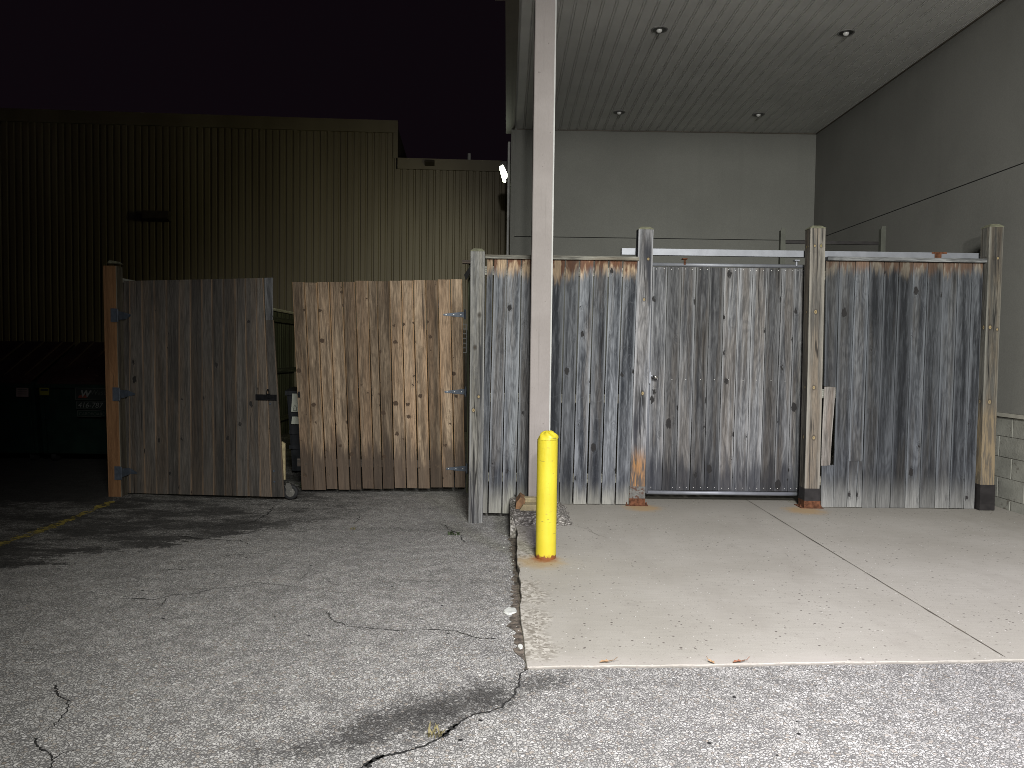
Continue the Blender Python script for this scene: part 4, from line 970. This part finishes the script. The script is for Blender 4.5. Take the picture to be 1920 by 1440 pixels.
# caster + stake at the free corner
cs_ = PY(546, 911, 8.46); zc_ = ZY(546, 910, 8.46)
mb = MB(); rw = .085; yw = 8.44; zgd = zg(0, yw)
mb.piece += 1
prs = [(.045, -.018), (.07, -.022), (.082, -.016), (.085, 0), (.082, .016), (.07, .022), (.045, .018)]
for j in range(24):
    t0, t1 = 2*PI*j/24, 2*PI*(j+1)/24
    for (ra, ya), (rb, yb) in zip(prs, prs[1:]):
        fn = lambda rr, yy, t: (cs_.x+rr*math.cos(t), yw+yy, zgd+.087+rr*math.sin(t))
        mb.face([fn(ra, ya, t0), fn(ra, ya, t1), fn(rb, yb, t1), fn(rb, yb, t0)])
ca = bpy.data.objects.new('caster', None); C.objects.link(ca); ca.parent = lg; ca.location = Vector((cs_.x, yw, zgd+.087))-lg.location
def sub(o, par, off): o.parent = par; o.matrix_parent_inverse = Matrix.Translation(-Vector(off)); return o
sub(mb.build('wheel', M['rubber'], None, True), ca, (cs_.x, yw, zgd+.087))
mb = MB(); mb.tube((cs_.x, yw-.02, zgd+.087), (cs_.x, yw-.021, zgd+.087), .05, 20); mb.tube((cs_.x, yw-.02, zgd+.087), (cs_.x, yw-.032, zgd+.087), .016, 12)
mb.prism([(cs_.x-.04, yw-.03, zgd+.19), (cs_.x-.052, yw-.03, zgd+.15), (cs_.x-.03, yw-.03, zgd+.085), (cs_.x+.02, yw-.03, zgd+.072), (cs_.x+.03, yw-.03, zgd+.095), (cs_.x+.02, yw-.03, zgd+.15), (cs_.x-.0, yw-.03, zgd+.19)], (0, .005, 0))
sub(mb.build('fork', M['chrome'], None), ca, (cs_.x, yw, zgd+.087))
xs_ = XY(529, 860, 8.46); mb = MB(); mb.prism([(xs_, 8.46, ZY(530, 900, 8.46)), (xs_+.035, 8.46, ZY(530, 900, 8.46)), (xs_+.03, 8.46, ZY(530, 832, 8.46)), (xs_-.005, 8.46, ZY(530, 828, 8.46))], (0, .03, 0))
mb.build('stake', M['pale_wood'], lg)

# orange post with the gate hinges
px0_, px1_ = XY(203, 925, 8.5), XY(227.5, 925, 8.5)
gp = thing('gate_post', 'orange brown square gate post at the far left with black strap hinges', 'post', (px0_, 8.5, -.14))
mb = MB(); post(mb, px0_, px1_, 8.5, .145, -.18, ZY(205, 493, 8.5), -.044, cap=False, mi_side=1, ch=.004); 
mb.build('timber', [M['post_orange'], M['post_side']], gp)
mb = MB(); z_ = ZY(205, 494, 8.5); xp = XY(206, 490, 8.5); mb.prism([(xp-.03, 8.5, z_+.002), (xp+.09, 8.5, z_+.002), (xp+.06, 8.5, z_+.028), (xp-.01, 8.5, z_+.035)], (0, .12, 0)); mb.build('cap_scrap', M['cap_wood'], gp)
for (a, b, c_) in ((203, 246, 591), (210, 254, 739), (213, 258, 887)):
    y_ = 8.492; mb = MB(); x0_ = XY(a, c_, y_); z_ = ZY(a, c_, y_); xe = px1_+.003 + (XY(228, c_, 8.5)-XY(228, 925, 8.5))*0
    xq = px1_-.003-.044*(z_+.14)/2.6; x0_ = xq-.062
    mb.box(x0_, xq, y_-.003, y_+.005, z_-.075, z_+.075); mb.tube((xq+.012, y_-.004, z_-.07), (xq+.012, y_-.004, z_+.07), .011, 10)
    A_ = Vector((xq+.012, y_-.003, z_)); tipa, tipz = onL(b, c_); T = FL.p(tipa, -.012, tipz); mid_ = Vector((xq+.03, 8.652, z_))
    for s0, s1, h0, h1 in ((A_, mid_, .05, .035), (mid_, T, .033, .008)):
        mb.piece += 1; n_ = Vector((0, .005, 0))
        c8 = [s0+Vector((0, 0, -h0)), s1+Vector((0, 0, -h1)), s1+Vector((0, 0, h1)), s0+Vector((0, 0, h0))]
        mb.face(c8); mb.face([p_+n_ for p_ in c8][::-1])
        for i in range(4): j = (i+1) % 4; mb.face([c8[j], c8[i], c8[i]+n_, c8[j]+n_])
    mb.build('hinge', M['hinge_gray'], gp)

# enclosure's left fence running back, and the rear fence
ef = thing('enclosure_fence', 'greenish board fence running back towards the warehouse behind the gates', 'fence', (-4.4, 12, 0))
FE = Frame((-4.40, 15.9), (-4.40, 8.72)); mb = MB(); a = 0
while a < FE.L-.1:
    board(mb, FE, a+.003, a+.137, a+.003, a+.137, -.14, 2.24, 0, seg=4); a += .14
mb.build('board_panel', M['green_wood'], ef)
mb = MB(); mb.box(-4.48, -4.36, 8.7, 15.9, 2.25, 2.30); mb.build('cap_rail', M['rail_wood'], ef)
for z in (.15, 1.08, 2.05): mb = MB(); mb.box(-4.378, -4.34, 8.7, 15.9, z, z+.09); mb.build('rail', M['green_wood'], ef)
for y_ in (11.2, 13.5): mb = MB(); mb.box(-4.378, -4.29, y_, y_+.09, -.15, 2.249); mb.build('post', M['green_wood'], ef)
rf_ = thing('rear_fence', 'dark board fence closing the back of the bin enclosure', 'fence', (-2.2, 16, 0))
FR2 = Frame((-4.34, 16.0), (0.0, 16.0)); mb = MB(); a = .1
while a < FR2.L-.1: board(mb, FR2, a+.003, a+.137, a+.003, a+.137, -.14, 1.98, 0, seg=3); a += .14
mb.build('board_panel', M['gate_wood_dark'], rf_)

# ------------------------------------------------------------------ bins
def text(body, size, loc, mat, parent, name='lettering', shear=0.0, bold=.0):
    cu = bpy.data.curves.new('t', 'FONT'); cu.body = body; cu.size = size; cu.extrude = .001; cu.shear = shear; cu.offset = bold
    o = bpy.data.objects.new('t', cu); C.objects.link(o); bpy.context.view_layer.update()
    me = bpy.data.meshes.new_from_object(o.evaluated_get(bpy.context.evaluated_depsgraph_get())); bpy.data.objects.remove(o)
    n_ = bpy.data.objects.new(name, me); C.objects.link(n_); me.materials.append(mat)
    n_.rotation_euler = (PI/2, 0, 0); n_.location = Vector(loc)-Vector(parent.location); n_.parent = parent; return n_
def dumpster(x0, x1, y0, label, dep=1.05, zf=1.02, zr=1.55):
    t_ = thing('dumpster', label, 'dumpster', ((x0+x1)/2, y0, -.14)); zb = -.02
    mb = MB(); mb.piece += 1
    L = [(y0+.10, zb), (y0, zf-.05), (y0, zf), (y0+dep, zr), (y0+dep, zb)]
    for x_, rv in ((x0, 0), (x1, 1)):
        pts = [(x_, a, b) for a, b in L]; mb.face(pts if rv else pts[::-1])
    for (a, b), (c_, d) in ((L[0], L[1]), (L[1], L[2]), (L[3], L[4]), (L[4], L[0])): mb.face([(x0, a, b), (x1, a, b), (x1, c_, d), (x0, c_, d)])
    mb.box(x0-.02, x1+.02, y0-.04, y0-.001, zf-.09, zf-.01)
    for q in (.0, .5, 1.0): xx = x0+.03+(x1-x0-.12)*q; mb.prism([(xx, y0+.098, zb), (xx, y0-.012, zf-.1), (xx, y0-.04, zf-.1), (xx, y0+.06, zb)][::-1], (.05, 0, 0))
    mb.box(x0-.09, x0-.01, y0+.2, y0+.75, .38, .52); mb.box(x1+.01, x1+.09, y0+.2, y0+.75, .38, .52)
    mb.build('body', M['green_bin'], t_)
    for q in range(2):
        mb = MB(); xa_ = x0+(x1-x0)*q/2+.01; xb_ = x0+(x1-x0)*(q+1)/2-.01
        mb.prism([(xa_, y0-.05, zf+.004), (xa_, y0-.05, zf-.03), (xa_, y0-.04, zf+.0), (xa_, y0+dep+.02, zr+.002), (xa_, y0+dep+.02, zr+.05), (xa_, y0+.0, zf+.055)], (xb_-xa_, 0, 0))
        for s_ in (.2, .5, .8): xx = xa_+(xb_-xa_)*s_; mb.prism([(xx, y0+.05, zf+.078), (xx, y0+dep-.05, zr+.025), (xx, y0+dep-.05, zr+.062), (xx, y0+.05, zf+.10)], (.05, 0, 0))
        mb.build('lid', M['maroon_lid'], t_)
    for xx in (x0+.12, x1-.12):
        for yy in (y0+.2, y0+dep-.1): mb = MB(); mb.tube((xx-.03, yy, -.07), (xx+.03, yy, -.07), .07, 14); mb.build('wheel', M['rubber'], t_)
    return t_
DY = 11.0
d1 = dumpster(-8.75, XY(64, 760, DY), DY, 'dark green dumpster with a white sticker at the left edge of the lot')
d2 = dumpster(XY(73, 760, DY), -4.72, DY, 'dark green dumpster with a yellow sticker and black sign behind the orange post')
def sticker(par, q, m_, nm='sticker', y=DY-.046):
    mb = MB(); mb.box(XY(q[0], q[1], y), XY(q[2], q[1], y), y, y+.004, ZY(q[0], q[3], y), ZY(q[0], q[1], y)); return mb.build(nm, M[m_], par)
sticker(d1, (30, 727, 53, 744), 'sticker_pink'); sticker(d2, (74, 727, 92, 741), 'sticker_yellow')
mb = MB(); y=DY-.05
for q in (730, 734, 738): mb.box(XY(33, q, y), XY(50, q, y), y, y+.002, ZY(33, q+1, y), ZY(33, q, y))
mb.build('sticker_print', M['sign_gray'], d1)
mb = MB(); mb.box(XY(76, 728.5, y), XY(90.5, 728.5, y), y, y+.002, ZY(80, 733, y), ZY(80, 729, y)); mb.build('sticker_print', M['sign_black'], d2)
sticker(d2, (141, 727, 236, 749.5), 'sign_black', 'sign'); sticker(d2, (143, 752, 236, 766), 'sign_black', 'sign'); sticker(d2, (145, 769, 236, 781), 'green_bin', 'sign')
mb = MB()
for (a, b, c_, d) in ((141, 727, 236, 728), (141, 749, 236, 750), (141, 728, 142, 749), (143, 751.5, 236, 752.3), (143, 766, 236, 767), (143, 752, 144, 766), (145, 769, 190, 769.8), (145, 780.2, 190, 781), (145, 769.8, 146, 780.2), (189, 769.8, 190, 780.2)):
    mb.box(XY(a, b, y), XY(c_, b, y), y, y+.002, ZY(a, d, y), ZY(a, b, y))
mb.build('sign_border', M['sign_gray'], d2)
mb = MB(); mb.prism([(XY(146, 742, y), y, ZY(146, 746, y)), (XY(164, 742, y), y, ZY(146, 746, y)), (XY(160, 742, y), y, ZY(146, 740, y)), (XY(148, 742, y), y, ZY(146, 741, y))], (0, .002, 0)); mb.build('emblem', M['sign_red'], d2)
text('W', .135, (XY(150, 744, y), y-.003, ZY(150, 744, y)), M['sign_white'], d2, 'emblem_letter', .25, .004)
text('Waste', .10, (XY(169, 740, y), y-.003, ZY(169, 740, y)), M['sign_gray'], d2, shear=.2)
text('416-787', .105, (XY(146, 764, y), y-.003, ZY(146, 764, y)), M['sign_white'], d2, shear=.2)
text('CARDBOARD', .062, (XY(148, 778.5, y), y-.003, ZY(148, 778.5, y)), M['sign_gray'], d2)

# black cart with cream labels inside the enclosure
CYr = 10.2; x0_ = XY(538, 800, CYr); x1_ = x0_+.62; ztop = ZY(545, 727, CYr)
ct = thing('garbage_cart', 'black wheeled cart with cream labels seen in the gap between the gates', 'bin', (x0_+.3, CYr, -.14))
mb = MB(); mb.piece += 1
A_ = [(x0_+.06, CYr+.05), (x1_-.06, CYr+.05), (x1_-.06, CYr+.5), (x0_+.06, CYr+.5)]; B_ = [(x0_, CYr), (x1_, CYr), (x1_, CYr+.56), (x0_, CYr+.56)]
for i in range(4): j = (i+1) % 4; mb.face([(*A_[i], -.1), (*A_[j], -.1), (*B_[j], ztop-.1), (*B_[i], ztop-.1)])
mb.face([(*p_, -.1) for p_ in A_[::-1]])
for z in (.2, .4): mb.box(x0_+.03, x1_-.03, CYr-.004, CYr+.04, z, z+.05)
mb.build('body', M['bin_black'], ct)
mb = MB(); mb.prism([(x0_-.02, CYr-.03, ztop-.1), (x0_-.02, CYr-.03, ztop-.04), (x0_-.02, CYr+.3, ztop), (x0_-.02, CYr+.6, ztop-.02), (x0_-.02, CYr+.6, ztop-.1)], (x1_-x0_+.04, 0, 0)); mb.build('lid', M['bin_black'], ct)
for (qa, qb) in ((738, 772), (781, 795)):
    y_ = CYr-.035; mb = MB(); mb.prism([(XY(546, qb, y_), y_, ZY(546, qb, y_)), (XY(576, qb, y_), y_, ZY(546, qb, y_)), (XY(576, qa, y_), y_, ZY(546, qa, y_)), (XY(548, qa, y_), y_, ZY(546, qa, y_))], (0, .003, 0)); mb.build('label_panel', M['cream'], ct)
y_ = CYr-.038; mb = MB(); hx, hz = XY(553, 765, y_), ZY(553, 765, y_)
for (a, b) in (((-.03, 0), (0, .035)), ((0, .035), (.03, 0)), ((-.02, 0), (-.02, -.035)), ((.02, 0), (.02, -.035)), ((-.02, -.035), (.02, -.035))): mb.tube((hx+a[0], y_, hz+a[1]), (hx+b[0], y_, hz+b[1]), .003, 5)
mb.build('label_print', M['sign_gray'], ct)
for xx in (x0_+.08, x1_-.08): mb = MB(); mb.tube((xx-.03, CYr+.5, -.04), (xx+.03, CYr+.5, -.04), .1, 16); mb.build('wheel', M['rubber'], ct)

# ------------------------------------------------------------------ bollard
bo = thing('bollard', 'bright yellow steel bollard with a domed top and rusty foot', 'bollard', (BX, BY, 0))
br0 = XY(1042.5, 950, BY)-XY(1023.3, 950, BY); zdt = ZY(1026, 808, BY); zcy = ZY(1026, 824, BY)
mb = MB(); N_ = 48; lean = XY(1027, 830, BY)-XY(1023.5, 1045, BY)
prs = [(br0, -.01), (br0, .25), (br0, .5), (br0, zcy-.006), (br0*1.0, zcy)]
for (ra, za_), (rb, zb_) in zip(prs, prs[1:]):
    for j in range(N_):
        t0, t1 = 2*PI*j/N_, 2*PI*(j+1)/N_; la, lb = lean*za_/zcy, lean*zb_/zcy
        mb.face([(BX+la+ra*math.cos(t0), BY+ra*math.sin(t0), za_), (BX+la+ra*math.cos(t1), BY+ra*math.sin(t1), za_), (BX+lb+rb*math.cos(t1), BY+rb*math.sin(t1), zb_), (BX+lb+rb*math.cos(t0), BY+rb*math.sin(t0), zb_)])
mb.build('pipe', M['yellow'], bo, True)
mb = MB(); K = 8; hh = zdt-zcy; ofs = .006
def dm(i, j):
    t = PI/2*i/K; a = 2*PI*j/N_; rr = (br0*.98)*math.cos(t); w_ = 0.004*math.sin(a*5+i)*(1 if 0 < i < K else 0)
    return (BX+lean+ofs*(i > 0)+(rr+w_)*math.cos(a), BY+(rr+w_)*math.sin(a), zcy+.001+hh*math.sin(t)+w_)
for i in range(K):
    for j in range(N_): mb.face([dm(i, j), dm(i, (j+1) % N_), dm(i+1, (j+1) % N_), dm(i+1, j)])
mb.build('dome_cap', M['yellow'], bo, True)

# ------------------------------------------------------------------ small things on the ground
def flake(px, py, w_, h_, m_, label, cat, name, slab=False, z=.008, n_=14, lift=0.0):
    p_ = G(px, py, slab); mb = MB(); pts = []
    for i in range(n_):
        a = 2*PI*i/n_; q = R.uniform(.8, 1.1); pts.append((p_.x+w_/2*q*math.cos(a), p_.y+h_/2*q*math.sin(a), p_.z+.002+lift*abs(math.cos(a))))
    mb.piece += 1; top = [Vector(x_)*1.0+Vector(((p_.x-x_[0])*.12, (p_.y-x_[1])*.12, z)) for x_ in pts]
    mb.face(top); 
    for i in range(n_): j = (i+1) % n_; mb.face([pts[i], pts[j], top[j], top[i]])
    return tag(mb.build(name, M[m_]), label, cat)
flake(957, 1147, .085, .13, 'stone', 'flat pale stone chip lying on the asphalt beside the slab', 'stone', 'stone_chip')
flake(976, 1215, .03, .07, 'stone', 'small white stone sliver in the dirt near the slab corner', 'stone', 'stone_chip')
def leaf(px, py, s_, m_, label, ang, dxy=(0, 0)):
    p_ = G(px, py, True); mb = MB(); mb.piece += 1; ca_, sa = math.cos(ang), math.sin(ang)
    out = [(-1, 0), (-.55, .42), (-.2, .28), (.1, .5), (.4, .25), (.9, .1), (1.1, 0), (.85, -.12), (.45, -.35), (.1, -.25), (-.3, -.45), (-.7, -.2)]
    P_ = [Vector((p_.x+(a*ca_-b*sa)*s_, p_.y-.035+(a*sa+b*ca_)*s_*.6, .004+abs(b)*s_*.7+.01*(a > .8))) for a, b in out]; c_ = Vector((p_.x, p_.y-.035, .006))
    for i in range(len(P_)): mb.face([c_, P_[i], P_[(i+1) % len(P_)]])
    mb.tube(P_[6], P_[6]+Vector((s_*.5*ca_, s_*.1, s_*.45)), .0015, 5)
    tag(mb.build('dry_leaf', M[m_]), label, 'leaf')
leaf(1135, 1238, .035, 'leaf2', 'curled tan leaf at the slab front nearest the bollard', .1)
leaf(1330, 1238, .028, 'leaf2', 'pale tan leaf beside the red leaf at the slab front', 2.0)
leaf(1382, 1238, .034, 'leaf', 'red brown dry leaf caught at the slab front edge', .2)
def weed(px, py, n_, h_, sp, m_, label, name='weed'):
    p_ = G(px, py); mb = MB()
    for i in range(n_):
        mb.piece += 1; a = R.uniform(0, 2*PI); L = h_*R.uniform(.5, 1.1); o_ = p_+Vector((R.uniform(-sp, sp), R.uniform(-sp, sp)*.5, 0)); d = Vector((math.cos(a), math.sin(a), 0)); s_ = Vector((-d.y, d.x, 0))*(.0035 if m_ == 'straw' else .009)
        prev = (o_-s_*.4, o_+s_*.4)
        for q in (.4, .75, 1.0):
            c_ = o_+d*L*.75*q*q+Vector((0, 0, L*(q-.35*q*q))); w2 = s_*(1.0 if q < .9 else .05); cur = (c_-w2, c_+w2); mb.face([prev[0], prev[1], cur[1], cur[0]]); prev = cur
    tag(mb.build(name, M[m_]), label, 'weed')
weed(571, 914, 16, .09, .06, 'weed', 'small green weed growing under the brown gate leaf')
weed(815, 1381, 14, .06, .03, 'straw', 'dry straw tuft sprouting from the long asphalt crack')
weed(851, 1003, 16, .04, .05, 'weed', 'low weed in the short crack before the free-standing post')
weed(862, 917, 10, .05, .05, 'weed', 'sparse weed at the hinge corner of the brown gate leaf')
weed(662, 993, 14, .035, .02, 'straw', 'thin yellow weed in the asphalt before the brown gate leaf')
mb = MB()
for i in range(150):
    if i < 95: x_, y_, s_, zz = R.uniform(.3, 4.8), R.uniform(3.8, 7.4), R.uniform(.0018, .0045), 0
    else: y_ = R.uniform(3.8, 7.2); x_ = xleft(y_)-abs(R.gauss(.02, .05))-.01; s_ = R.uniform(.003, .008); zz = zg(0, y_)
    mb.piece += 1; t_ = [Vector((x_, y_, zz+s_*.9))]; b_r = [Vector((x_+s_*R.uniform(.7, 1.4)*math.cos(a), y_+s_*R.uniform(.7, 1.4)*math.sin(a), zz+s_*.2)) for a in (0, 1.2, 2.4, 3.7, 5)]
    for j in range(5): mb.face([b_r[j], b_r[(j+1) % 5], t_[0]])
tag(mb.build('pebbles', M['stone']), 'tiny pale pebbles scattered on slab and beside it', 'pebbles', kind='stuff')
